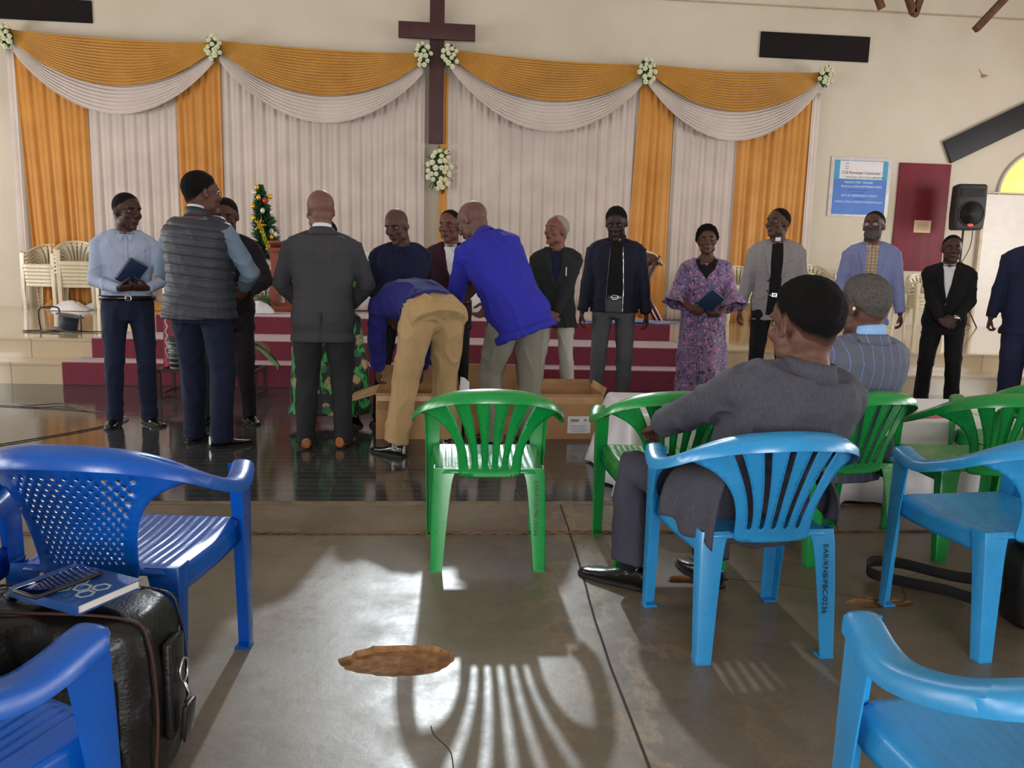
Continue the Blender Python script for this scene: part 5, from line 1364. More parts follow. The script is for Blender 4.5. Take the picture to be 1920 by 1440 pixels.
def bouquet(c, w, h, n, label, seed, group=None, leaves=14, rs=.048):
    rnd = random.Random(seed); root = empty('flower_cluster', c); tag(root, label, 'flowers', group)
    f, l = MB(), MB(); l2 = MB()
    l.ell((0, -.01, 0), (w*.38, .05, h*.40), None, 16, 12)
    pts = []
    for i in range(n*8):
        a = rnd.uniform(0, 6.28); r = math.sqrt(rnd.random()); x, z = w*.48*r*math.cos(a), h*.48*r*math.sin(a)
        if all((x-q[0])**2+(z-q[1])**2 > (rs*1.25)**2 for q in pts): pts.append((x, z))
        if len(pts) >= n: break
    for x, z in pts:
        y = -.06-.06*(1-(x/(w*.5))**2*.7-(z/(h*.5))**2*.7); rose(f, V((x, y, z)), rs*rnd.uniform(.8, 1.1), V((x*2, -.5, z*1.2+.1)).normalized())
    for i in range(leaves):
        a = 2*PI*i/leaves+rnd.uniform(-.3, .3); d = V((math.cos(a), -.35, math.sin(a))); leafm(l if i % 2 else l2, V((w*.30*math.cos(a), -.06, h*.34*math.sin(a))), d, h*.22, .026)
    f.build('blossoms', M_petal, root); l.build('leaves', M_leafd, root, solid=.0015); l2.build('leaves', M_leaf, root, solid=.0015)
g_ = [(-6.96, 4.64, .26, .34, 'white flower cluster at the outer end of the swags above the stacked chairs'), (-3.79, 4.62, .26, .36, 'white flower cluster between the first and second gold swags'),
      (-.46, 4.66, .27, .36, 'white flower cluster touching the cross on the Christmas tree side'), (-.02, 4.66, .26, .36, 'white flower cluster touching the cross on the clergymen side'),
      (3.28, 4.58, .27, .40, 'white flower cluster between the third and fourth gold swags'), (6.38, 4.64, .26, .34, 'white flower cluster at the end of the swags near the black wall vent')]
for i, (x, z, w, h, lb) in enumerate(g_): bouquet((x, YD-.20, z), w, h, 15, lb, 20+i)
bouquet((-.17, YD-.03, 2.87), .42, .72, 30, 'long hanging bouquet of white roses below the cross', 40, leaves=20, rs=.055)
# cross
M_cross = simple('dark_stained_timber', (62, 28, 34), .5, var=.25, scale=5, bump=.15, bscale=40)
root = empty('wooden_cross', (-.235, YD, 4.3)); tag(root, 'tall dark wooden cross mounted on the wall between two flower clusters', 'cross')
mb = MB(); mb.rbox((0, -.14, .16), (.24, .07, 2.33), .006); mb.build('upright', M_cross, root, autos=30)
mb = MB(); mb.rbox((0, -.20, .76), (1.25, .06, .255), .006); mb.build('crossbar', M_cross, root, autos=30)
# black panels, poster, board
M_vent = simple('black_maroon_board', (13, 5, 8), .95, var=.4, scale=2)
def panel(name, label, cat, x0, x1, z0, z1, m, th=.03, rot=0., y=YW):
    mb = MB(); cx, cz = (x0+x1)/2, (z0+z1)/2; mb.rbox((0, 0, 0), (x1-x0, th, z1-z0), .004); o = mb.build(name, m, None, autos=30)
    o.location = (cx, y-th/2, cz); o.rotation_euler = (0, rot, 0); return tag(o, label, cat)
panel('wall_vent_panel', 'long black panel high on the wall above the last gold swag', 'panel', 5.31, 7.27, 4.98, 5.40, M_vent)
panel('wall_vent_panel', 'black panel cut by the picture corner above the first gold swag', 'panel', -8.9, -5.75, 4.98, 5.32, M_vent)
def perf():
    n = NT('perforated_black_panel'); v = n.coord(); vo = n.n('ShaderNodeTexVoronoi'); vo.inputs['Scale'].default_value = 26; vo.inputs['Randomness'].default_value = 0; n.l(v, vo.inputs['Vector'])
    n.base(n.ramp(vo.outputs['Distance'], [(.2, lin((10, 10, 14))), (.4, lin((30, 30, 38)))])); n.b.inputs['Roughness'].default_value = .6; return n.m
panel('slanted_black_panel', 'long black perforated panel fixed at a slant above the loudspeaker', 'panel', 8.70, 11.2, 4.0-.22, 4.0+.19, perf(), .05, R_(-26.5), y=YW)
bpy.data.objects['slanted_black_panel'].location = (10.0, YW-.04, 4.07)
M_mar = simple('maroon_board', (112, 16, 40), .6, var=.18, scale=2.5)
panel('maroon_notice_board', 'tall dark red board standing on the wall behind the loudspeaker', 'board', 8.03, 9.0, 1.40, 3.31, M_mar, .03)
nt = panel('paper_notice', 'small cream paper pinned on the tall dark red board', 'paper', 8.40, 8.72, 2.09, 2.31, simple('notice_paper', (226, 206, 176), .8), .003, y=YW-.0299)
tl = MB()
for i in range(5): tl.box((0, -.002, .07-.03*i), (.22-.03*(i % 2), .0006, .004))
tl.build('print_lines', simple('print_grey', (140, 120, 104), .8), nt, smooth=False)
# poster
root = empty('blue_poster', (7.32, YW-.012, 2.855)); tag(root, 'framed blue notice with white heading pinned on the wall beside the dark red board', 'poster')
mb = MB(); mb.rbox((0, 0, 0), (1.13, .018, 1.04), .004); mb.build('frame_board', simple('frosted_plastic', (206, 204, 206), .3), root, autos=30)
mb = MB(); mb.box((0, -.0105, -.01), (.99, .003, .94)); mb.build('sheet', simple('poster_blue', (66, 116, 200), .5, var=.12, scale=2), root, smooth=False)
mb = MB(); mb.box((0, -.0125, .29), (.985, .002, .33)); mb.build('sheet_band', simple('poster_teal', (52, 150, 196), .5), root, smooth=False)
mb = MB(); mb.box((.0, -.0140, .295), (.80, .002, .31)); mb.build('heading_panel', simple('poster_white', (222, 218, 222), .6, var=.04), root, smooth=False)
M_ink = simple('poster_ink', (66, 50, 66), .6); M_wink = simple('poster_white_ink', (206, 222, 246), .6); M_bink = simple('poster_blue_ink', (48, 70, 170), .6)
def wall_text(txt, x, z, size, m, parent, y=-.0155, sx=1., bold=True, nm='lettering'):
    t = text_mesh(txt, size, .0003, bold); w = max(p.x for p in t.v)-min(p.x for p in t.v); t.v = [V((x-w*sx/2+p.x*sx, y-p.z, z+p.y)) for p in t.v]; t.build(nm, m, parent, fix=False)
wall_text('CCB Panmenper Commmdor', .0, .225, .070, M_ink, root, sx=.86)
wall_text('~  STRODDNE  LDDSTTODN, LMDSSDSNR', .05, .158, .036, M_ink, root, sx=1.12)
e = MB()
for k in range(3): e.tube([(-.30+.06*q, -.0165, .40-.04*k+.012*math.sin(q*PI)*(1 if k < 1 else -1)) for q in [i/6 for i in range(7)]], .0035, 5)
e.build('emblem', M_ink, root)
wall_text('PROCLN YORT  SDDNDE', -.03, .065, .046, M_wink, root, y=-.0130); wall_text('Dovorono SONN LDFTDROIN LSDEO', .03, -.005, .046, M_wink, root, y=-.0130)
wall_text('ddnd nd onn ndnonnond nd', -.04, -.06, .030, M_bink, root, y=-.0130); wall_text('nndn on ddnnondd', -.04, -.105, .030, M_bink, root, y=-.0130)
wall_text('SDLY OF GEOFNDDCD YFNDDY', 0, -.165, .046, M_wink, root, y=-.0130); wall_text('ondn onndd onn', 0, -.215, .030, M_bink, root, y=-.0130); wall_text('SNPPDLLATDNX YDNN OF NDONVNODLLS', .0, -.275, .044, M_wink, root, y=-.0130)
# speaker with stand
root = empty('loudspeaker', (8.97, 13.0, 2.12), R_(-8)); tag(root, 'black loudspeaker on a pole stand in front of the wall beside the dark red board', 'speaker')
M_spk = simple('speaker_case', (38, 38, 42), .6, bump=.3, bscale=200); M_cone = simple('speaker_cone', (12, 12, 14), .7)
mb = MB(); rg = []
for z, w, d in ((0, .44, .30), (.03, .49, .34), (.25, .52, .36), (.74, .50, .35), (.77, .46, .31)): rg.append([V((w/2*a, d/2*b, z)) for a, b in ((-.85, -1), (.85, -1), (1, -.8), (.75, 1), (-.75, 1), (-1, -.8))])
mb.rings(rg); mb.build('case', M_spk, root, bevel=.008, autos=30)
mb = MB(); mb.tube([(0, -.186, .27), (0, -.150, .27)], [.20, .13], 30, side=(1, 0, 0), round_=False); mb.build('woofer', M_cone, root)
mb = MB(); n = 24; mb.rings([[V((.215*k*math.cos(2*PI*j/n), -.188, .27+.215*k*math.sin(2*PI*j/n))) for j in range(n)] for k in (1, .94)], cap=False); mb.build('woofer_rim', M_spk, root, solid=.008)
mb = MB(); mb.rings([[V((x*a, y, .62+z*a)) for x, z in ((-.19, -.07), (.19, -.07), (.19, .07), (-.19, .07))] for y, a in ((-.187, 1), (-.13, .45), (-.10, .30))]); mb.build('horn', M_cone, root, solid=.004, smooth=False)
mb = MB(); mb.ell((0, -.192, .075), (.055, .004, .028)); mb.build('badge', simple('orange_badge', (214, 84, 52), .5), root)
sb = MB(); sb.tube([(0, .02, -2.12+Z2+.45), (0, .02, .02)], .018, 12)
st = empty('speaker_stand', (8.97, 13.0, 2.12), R_(-8)); tag(st, 'thin pole stand holding up the black loudspeaker', 'stand'); sb.build('pole', M_spk, st)
for a in (.3, 2.4, 4.5): e = MB(); e.tube([(0, .02, -2.12+Z2+.75), (.5*math.cos(a), .02+.45*math.sin(a), -2.12+Z2+.01)], .012, 8); e.build('leg', M_spk, st)
e = MB(); cp = catmull([(.2, .1, .05), (.28, .3, -.3), (.1, .4, -.9), (.3, .42, -1.5), (.5, .4, -1.69)], 8); e.tube(cp, .008, 6); e.build('cable', M_spk, st)
# doorway with yellow fanlight beyond the frame edge
n = NT('yellow_fanlight_glass'); n.base(lin((250, 220, 90))); n.b.inputs['Emission Color'].default_value = (*lin((255, 232, 96)), 1); n.b.inputs['Emission Strength'].default_value = 1.6; n.b.inputs['Roughness'].default_value = .2
fan = MB(); fan.add([V((10.92, YW-.03, 2.83))]+[V((10.92+.93*math.cos(a), YW-.03, 2.83+.80*math.sin(a))) for a in [PI*j/30 for j in range(31)]], [(0, j+1, j+2) for j in range(30)])
struct('window_10', fan, n.m, solid=.02)
mb = MB()
pth = [V((10.92+.97*math.cos(a), YW-.03, 2.83+.84*math.sin(a))) for a in [PI*j/30 for j in range(31)]]
mb.tube(pth, .03, 8); struct('trim_4', mb, M_wall)
mb = MB(); mb.box((10.9, YW-.03, 1.6), (2.36, .05, 2.42)); struct('door_1', mb, simple('white_door_panel', (232, 226, 222), .45, var=.03), smooth=False)
mb = MB(); mb.box((9.68, YW-.04, 1.62), (.05, .07, 2.45)); mb.box((10.9, YW-.04, 2.84), (2.5, .06, .03)); struct('trim_5', mb, simple('door_trim', (206, 190, 170), .6), smooth=False)
mb = MB(); mb.box((1.0, YW-.01, 5.83), (2*11.0, .02, .018)); struct('trim_6', mb, simple('ledge_line', (176, 158, 134), .7), smooth=False)
e = MB(); e.ell((0, 0, 0), (.045, .012, .03)); e.tube([(-.09, 0, .11), (0, 0, 0)], [.004, .008], 6); e.tube([(.07, -.01, .01), (0, 0, 0)], [.012, .02], 6)
o = e.build('wall_chip', simple('broken_plaster', (166, 130, 104), .9), None); o.location = (9.43, YW-.008, 4.85); tag(o, 'small broken plaster mark on the bare upper wall', 'mark')
# roof timbers poking into the frame
M_tim = simple('roof_timber', (96, 62, 38), .75, var=.4, scale=6, bump=.3)
root = empty('roof_truss', (7.30, 12.2, 5.82)); tag(root, 'brown roof truss with dangling brace ends near the top edge of the wall', 'truss')
def beam(parent, a, b, w, nm='brace'):
    mb = MB(); a, b = V(a), V(b); d = (b-a).normalized(); sd = V((0, 1, 0)); sd = (sd-d*sd.dot(d)).normalized(); u = d.cross(sd)
    mb.rings([[p+sd*w*i+u*w*j for i, j in ((-.5, -.5), (.5, -.5), (.5, .5), (-.5, .5))] for p in (a, b)]); mb.build(nm, M_tim, parent, smooth=False, bevel=.004)
beam(root, (-1.4, 0, .30), (3.2, 0, .30), .12, 'bottom_chord'); beam(root, (-.98, 0, .3), (-.62, 0, -.42), .09); beam(root, (-.46, 0, .3), (-.10, 0, -.46), .09); beam(root, (.14, 0, .34), (-.08, 0, -.50), .09)
root2 = empty('roof_truss', (8.80, 12.2, 5.95)); tag(root2, 'brown roof truss brace at the upper picture corner above the slanted panel', 'truss')
beam(root2, (-.55, 0, -.78), (.5, 0, .4), .10); beam(root2, (-.35, 0, -.12), (.6, 0, .26), .09); beam(root2, (-.8, 0, .35), (1.2, 0, .45), .12, 'bottom_chord')

# ------------------------------------------------------------------ stage furniture
M_mahog = simple('pink_mahogany', (128, 62, 52), .25, var=.3, scale=4, coat=.6, bump=.05); M_mahogd = simple('dark_mahogany', (84, 40, 32), .3, var=.3, coat=.5)
# pulpit lectern beside the tree
root = empty('wooden_lectern', (-1.93, 10.2, Z3), R_(0)); root.scale = (.8, .85, .91); tag(root, 'glossy reddish wooden lectern between the Christmas tree and the charcoal suit', 'lectern')
mb = MB(); mb.rbox((0, 0, .035), (1.30, .55, .07), .012); mb.build('plinth', M_mahog, root, autos=30)
for sx in (-1, 1):
    ol = [(.0, .07), (.36, .07), (.36, .18), (.28, .20), (.27, .30), (.36, .42), (.30, .60), (.33, .78), (.34, .88), (-.02, .88), (.02, .6), (-.01, .4), (.0, .2)]
    pl = plate([(p[0]-.17, p[1]) for p in ol], [[(-.03, .12), (.05, .12), (.05, .19), (.01, .24), (-.03, .19)]], lambda a, b: V((a, -.02*math.sin(b*6), b)), .05)
    pl.v = [V((p.x+sx*.24-(.0), p.y-.10, p.z)) for p in pl.v]; pl.build('side_panel', M_mahog, root, solid=.045, smooth=False)
mb = MB(); rt = MX.Rotation(R_(-14), 3, 'X'); mb.rbox((0, -.06, .90), (.80, .46, .035), .01, rt); mb.rbox((0, -.28, .845), (.80, .025, .06), .006, rt); mb.build('desk_top', M_mahog, root, autos=30)
# white clothed altar table
M_linen = satin('white_linen', (226, 222, 226), (210, 206, 212), .75); 
root = empty('altar_table', (-.35, 11.0, Z3)); root.scale = (1, 1, .82); tag(root, 'long table draped in white cloth on the platform behind the men in navy and charcoal', 'table')
mb = MB()
def cl(W, D, Hh, flare, nf, seed, drop):
    rows = []; n = 240
    def per(t, e):
        L = 2*(W+D); q = t*L
        if q < W: p, nn = V((-W/2+q, -D/2, 0)), V((0, -1, 0))
        elif q < W+D: p, nn = V((W/2, -D/2+q-W, 0)), V((1, 0, 0))
        elif q < 2*W+D: p, nn = V((W/2-(q-W-D), D/2, 0)), V((0, 1, 0))
        else: p, nn = V((-W/2, D/2-(q-2*W-D), 0)), V((-1, 0, 0))
        return p+nn*e
    for k, (z, e) in enumerate(((Hh+.003, -.02), (Hh-.004, -.004), (Hh-.02, .003), (Hh-.15*drop, .015), (Hh-.45*drop, .03), (Hh-.75*drop, .05), (Hh-drop, .07))):
        row = []
        for i in range(n):
            t = i/n; f = max(0, (Hh-z)/drop); w = flare*f*(math.sin(t*nf*2*PI+seed+1.3*math.sin(t*17))+.4*math.sin(t*nf*4.3*PI)); p = per(t, e+w*.5+.006)
            row.append(V((p.x, p.y, z+(.008*math.sin(t*40+seed) if k == 6 else 0))))
        rows.append(row)
    m_ = MB(); m_.rings(rows, cap=False); c0 = len(m_.v); cc_ = len(m_.v); m_.v.append(V((0, 0, Hh+.003))); m_.f += [[cc_, (i+1) % n, i] for i in range(n)]; m_.mi += [0]*n; return m_
cl(3.6, .8, .95, .05, 26, 1, .93).build('tablecloth', M_linen, root, solid=.003)
mb = MB(); mb.rbox((0, 0, .91), (3.5, .74, .04), .005)
for sx in (-1, 1):
    for sy in (-1, 1): mb.box((sx*1.65, sy*.3, .45), (.06, .06, .9))
mb.build('frame', M_mahogd, root, smooth=False)
# easel lectern on the other side with cloth
root = empty('wooden_easel', (2.40, 9.5, Z3)); root.scale = (.70, .70, .70); tag(root, 'dark wooden folding lectern with a yellow and white cloth behind the young man in navy', 'lectern')
for sy in (-.22, .22):
    mb = MB(); a, b = V((-.30, sy, .02)), V((.24, sy, 1.14)); mb.tube([a, lerp(a, b, .35), lerp(a, b, .7), b], [(.03, .045)]*4, 8, side=(0, 1, 0)); mb.build('side_frame', M_mahogd, root)
    mb = MB(); a, b = V((.34, sy*.8, .02)), V((-.20, sy*.8, .95)); mb.tube([a, b], [(.025, .035)]*2, 8, side=(0, 1, 0)); mb.build('brace', M_mahogd, root)
mb = MB(); mb.rbox((.10, 0, 1.10), (.42, .60, .03), .008, MX.Rotation(R_(28), 3, 'Y')); mb.build('desk_top', M_mahogd, root)
e = MB(); e.grid(lambda u, v: V((.10+(u-.5)*.44, (v-.5)*.5+.015*math.sin(u*9), 1.13-.22*(u-.5)*1.1+.02*math.sin(u*11+v*4)+.07*math.exp(-((u-.5)/.3)**2))), 24, 20)
o = e.build('folded_cloth', satin('yellow_cloth', (236, 206, 120), (240, 226, 196)), None, solid=.02); o.location = (2.40, 9.5, Z3+.01); o.scale = (.70, .70, .70); tag(o, 'yellow and white cloth lying on the dark folding lectern', 'cloth')
e = MB(); e.grid(lambda u, v: V(((u-.5)*1.1, (v-.5)*.5, .012+.010*math.sin(u*14+v*5)+.008*math.sin(v*17))), 30, 20); o = e.build('blue_cloth', satin('blue_cloth_satin', (84, 110, 184), (66, 92, 160)), None, solid=.004); o.location = (2.2, 9.2, Z3); tag(o, 'blue cloth lying flat on the edge of the red carpeted platform', 'cloth')
# Christmas tree
root = empty('christmas_tree', (-2.50, 10.9, Z3)); root.scale = (.74, .8, .955); tag(root, 'slim decorated Christmas tree with red, gold and silver baubles', 'christmas tree')
mb = MB(); mb.cyl((0, 0, 0), (0, 0, 1.5), .014, n=10); mb.build('trunk', simple('tree_post', (64, 56, 42), .7), root)
mb = MB(); rnd = random.Random(3)
for i in range(900):
    z = .60+1.03*rnd.random(); t = (z-.60)/1.03; r = (.20*(1-t**2.2)*(min(1, (t+.10)/.2))+.05); a = rnd.uniform(0, 6.28); d = V((math.cos(a), math.sin(a), rnd.uniform(-.3, .5)))
    c = V((.05*math.sin(z*3), 0, z+.1)); p = c+d*r*.2; q = c+d*r*rnd.uniform(.8, 1.15)
    mb.tube([p, lerp(p, q, .6)+V((0, 0, -.01)), q], [.011, .013, .002], 5, round_=False)
mb.build('foliage', simple('fir_green', (20, 78, 40), .6, var=.5, scale=60, bump=.8, bscale=160), root)
MR = simple('red_bauble', (206, 24, 30), .2, var=.1); MG = simple('gold_bauble', (222, 176, 50), .25, metal=.6); MS = simple('silver_bauble', (214, 208, 196), .25, metal=.3)
for i, (x, z, m_) in enumerate(((-.13, 1.55, MS), (-.05, 1.48, MG), (.06, 1.44, MR), (.02, 1.30, MS), (.17, 1.28, MS), (-.16, 1.36, MG), (.16, 1.02, MS), (.15, .94, MG), (-.05, .78, MR), (.08, .84, MR), (.15, 1.5, MG), (-.15, 1.2, MG), (.22, .98, MS), (-.08, 1.62, MG))):
    e = MB(); e.ell((x, -.19+.35*abs(x), z+.06), (.040,)*3); e.build('bauble', m_, root)
e = MB()
for k in range(5): a = 2*PI*k/5+.3; e.tube([(-.02, -.22, 1.16), (-.02+.12*math.sin(a), -.235, 1.16+.12*math.cos(a))], [.03, .003], 6, round_=False)
e.build('star', simple('gold_star', (206, 146, 60), .3, metal=.7), root)
e = MB(); cp = catmull([(-.04, -.23, 1.2), (.03, -.24, 1.05), (.10, -.25, .9), (.18, -.22, .75), (.17, -.20, .5), (.2, -.2, .30)], 14)
for p in cp:
    for k in range(7): d = V((rnd.uniform(-1, 1), rnd.uniform(-1, .5), rnd.uniform(-1, 1))).normalized(); e.tube([p, p+d*.045], [.006, .002], 4, round_=False)
e.build('tinsel', simple('gold_tinsel', (206, 200, 60), .2, metal=.8), root)
# palm plants
def palm(label, c, n, L, seed, m, z=0., tilt=.5, hw=.0):
    root = empty('potted_palm', c); tag(root, label, 'plant'); rnd = random.Random(seed)
    pb = MB(); pb.tube([(0, 0, 0), (0, 0, .16)], [.08, .11], 20, round_=False); pb.build('pot', simple('clay_pot', (70, 60, 52), .6), root)
    for i in range(n):
        a = 2*PI*i/n+rnd.uniform(-.3, .3); fr = MB(); ll = L*rnd.uniform(.8, 1.1); up = rnd.uniform(.5, 1.0); st = [V((math.cos(a)*ll*t*.75, math.sin(a)*ll*t*.75, .14+ll*(up*t-.75*t*t))) for t in [k/10 for k in range(11)]]
        fr.tube(st, [.005-.0035*k/10 for k in range(11)], 5)
        for k in range(2, 11):
            d = (st[k]-st[k-1]).normalized(); sd = d.cross(V((0, 0, 1))).normalized()
            for sg in (-1, 1): leafm(fr, st[k], d*.7+sd*sg*.8-V((0, 0, .15)), .17*(1.1-abs(k-6)/9), .010, bend=.12)
        fr.build('frond', m, root, fix=False)
    return root
palm('green palm in a pot on the platform beside the lectern, below the Christmas tree', (-2.35, 10.3, Z3), 9, .42, 5, M_leaf)
# heaps of cloth under stacked chairs
def heap(label, c, w, d, h, m, seed):
    e = MB(); e.grid(lambda u, v: V(((u-.5)*w, (v-.5)*d, h*(max(0, 1-((u-.5)/.5)**2-((v-.5)/.5)**2)**.7)*(.8+.3*noise.noise(V((u*3, v*2, seed)))+.10*noise.noise(V((u*14, v*9, seed))))+.006)), 50, 30); o = e.build('cloth_heap', m, None); o.location = c; return tag(o, label, 'cloth')
heap('crumpled white cloth on the stage floor between the ivory chair stacks', (-5.95, 12.75, Z2), .6, .35, .17, M_linen, 1)
heap('white bundled sheet behind the third ivory chair stack', (-5.35, 13.25, Z2), 1.3, .3, .24, M_linen, 2)
heap('heap of gold cloth lying under the third ivory chair stack', (-5.0, 13.3, Z2), 1.6, .4, .16, M_gold, 3)
heap('small heap of gold cloth by the outermost chair stack', (-6.35, 13.35, Z2), .6, .25, .18, M_gold, 4)
heap('white plastic bag lying on the platform edge beside the lectern', (-2.28, 9.55, Z3), .38, .3, .17, simple('white_bag', (214, 218, 230), .4), 5)
# orange box and drum glimpse behind the pale blue shirt
root = empty('side_table', (-4.45, 12.2, Z2)); tag(root, 'small ivory table carrying a painted vase between the pale blue shirt and the vest', 'table')
mb = MB(); mb.rbox((0, 0, .72), (.6, .5, .04), .01); mb.build('table_top', M_ivory, root)
for sx in (-1, 1):
    for sy in (-1, 1): e = MB(); e.tube([(sx*.27, sy*.22, 0), (sx*.25, sy*.2, .71)], .022, 8); e.build('leg', M_ivory, root)
e = MB(); e.tube([(0, 0, 0), (0, 0, .06), (0, 0, .16), (0, 0, .27), (0, 0, .33)], [.09, .14, .155, .09, .13], 24, round_=False); o = e.build('painted_vase', prints('orange_vase_print', ((226, 150, 90), (236, 206, 180)), [((190, 80, 50), 1.2, .3), ((90, 110, 60), 2, .2)], None, 10), None); o.location = (-4.47, 12.2, Z2+.74); tag(o, 'orange and cream painted vase glimpsed between the first two men', 'vase')
# cable reel on the stage
root = empty('cable_reel', (-4.28, 8.85, Z2)); tag(root, 'black extension cable reel with tubular handle on the cream tiled stage', 'cable reel')
M_blk = simple('black_tube', (26, 24, 26), .4)
mb = MB(); mb.tube(catmull([(-.20, .05, .02), (-.21, .04, .15), (-.19, .03, .255), (-.10, .02, .275), (0, .02, .27), (.02, .02, .22), (.02, .02, .04)], 6), .009, 8); mb.build('handle', M_blk, root)
mb = MB(); mb.tube([(.26, -.02, .02), (.26, -.02, .19)], .008, 8); mb.tube([(-.20, .05, .02), (.0, -.10, .014), (.26, -.02, .02)], .008, 8); mb.build('foot_frame', M_blk, root)
q = MX.Rotation(R_(12), 3, 'Y')
mb = MB(); mb.tube([q @ V((.10, 0, .05)), q @ V((.10, 0, .20))], .085, 28, round_=False)
for k in range(7): z = .06+.02*k; mb.rings([[q @ (V((.10, 0, z))+V((math.cos(2*PI*j/28)*(.086+.009*math.cos(b)), math.sin(2*PI*j/28)*(.086+.009*math.cos(b)), .009*math.sin(b)))) for j in range(28)] for b in [2*PI*i/6 for i in range(6)]], loop=True)
mb.build('wound_cable', simple('dark_blue_cable', (34, 40, 58), .5), root)
for z in (.045, .205): mb = MB(); mb.tube([q @ V((.10, 0, z)), q @ V((.10, 0, z+.008))], .14, 32, round_=False); mb.build('flange', simple('reel_grey', (84, 84, 92), .45), root)
mb = MB(); mb.tube(catmull([(.05, -.1, .008), (-.2, -.12, .01), (-.35, -.02, .01), (-.22, .08, .01), (.0, .12, .01), (.3, .02, .01), (.45, .05, .01), (.7, .02, .01)], 8), .007, 6); mb.build('loose_cable', M_blk, root)

# ------------------------------------------------------------------ floor level things in front of the steps
M_acr = NT('burgundy_acrylic'); M_acr.base(lin((128, 22, 62))); M_acr.b.inputs['Roughness'].default_value = .12; M_acr.b.inputs['Coat Weight'].default_value = .6; M_acr.b.inputs['Specular IOR Level'].default_value = .7; M_acr = M_acr.m
root = empty('acrylic_lectern', (-2.12, 7.22, .004)); tag(root, 'burgundy acrylic lectern on a metal frame stand behind the man in the vest', 'lectern')
M_st = simple('brown_steel', (74, 56, 54), .35, metal=.4)
mb = MB()
for x in (-.44, .40):
    for y in (-.18, .18): mb.box((x, y, .12), (.028, .028, .24))
for y in (-.18, .18): mb.box((-.02, y, .245), (.868, .028, .028)); mb.box((-.02, y, .03), (.868, .022, .022))
for x in (-.44, .40): mb.box((x, 0, .245), (.028, .36, .028)); mb.box((x, 0, .03), (.022, .36, .022))
mb.build('frame', M_st, root, smooth=False)
for sx in (-1, 1):
    ol = [(0, .26), (.20, .26), (.20, .62), (.17, .78), (.10, .88), (0, .92)]; pl = plate([(-.42+p[0] if sx < 0 else .36-p[0], p[1]) for p in ol], [], lambda a, b: V((a, -.12+.05*math.sin((b-.26)*2), b)), .05)
    pl.build('wing', M_acr, root, solid=.012)
mb = MB(); mb.tube([(-.26, -.16, .30), (-.25, -.16, .58)], [.075, .105], 22, round_=False); 
o_ = mb.build('basket', simple('basket_weave', (38, 46, 44), .4, bump=.3, bscale=40), None); o_.location = (-2.12, 7.2, -.03); tag(o_, 'dark woven waste basket on the burgundy lectern stand', 'basket')
e = MB()
for k in range(6): z = .31+.045*k; r = .078+.03*(z-.30)/.28; e.rings([[V((-.255+(r+.006*math.cos(b))*math.cos(2*PI*j/24), -.16+(r+.006*math.cos(b))*math.sin(2*PI*j/24), z+.010*math.sin(b))) for j in range(24)] for b in [2*PI*i/6 for i in range(6)]], loop=True)
e.build('rim_band', simple('basket_band', (92, 106, 106), .3), o_)
palm('green palm leaves spreading beside the lectern, behind the man in the vest', (-1.98, 7.32, .27), 9, .55, 9, M_leaf)
# cables on tile floor
mb = MB(); mb.tube(catmull([(-5.2, 6.55, .01), (-4.2, 6.6, .01), (-3.5, 6.5, .01), (-2.9, 6.35, .01), (-2.45, 6.05, .01), (-2.48, 5.75, .01), (-2.75, 5.3, .01), (-3.2, 4.75, .01), (-3.7, 4.5, .01)], 10), .0042, 6)
mb.tube(catmull([(-3.55, 6.6, .016), (-3.4, 6.52, .016), (-3.2, 6.6, .016), (-2.9, 6.4, .02)], 8), .004, 6)
tag(mb.build('floor_cable', M_blk, None), 'thin black cable curling across the dark tiles in front of the cream steps', 'cable')
mb = MB(); 
for ph in (0, PI): mb.tube([V((-3.1+.02*i, 3.42-.012*(1-abs(i-150)/150)+.005*math.sin(i*.9+ph)-.0004*i*0, .006+.005*math.cos(i*.9+ph))) for i in range(330)], .0036, 6)
tag(mb.build('twisted_wire', simple('copper_wire', (112, 84, 60), .45, metal=.3), None), 'twisted brown wire stretched across the concrete floor under the green chairs', 'wire')

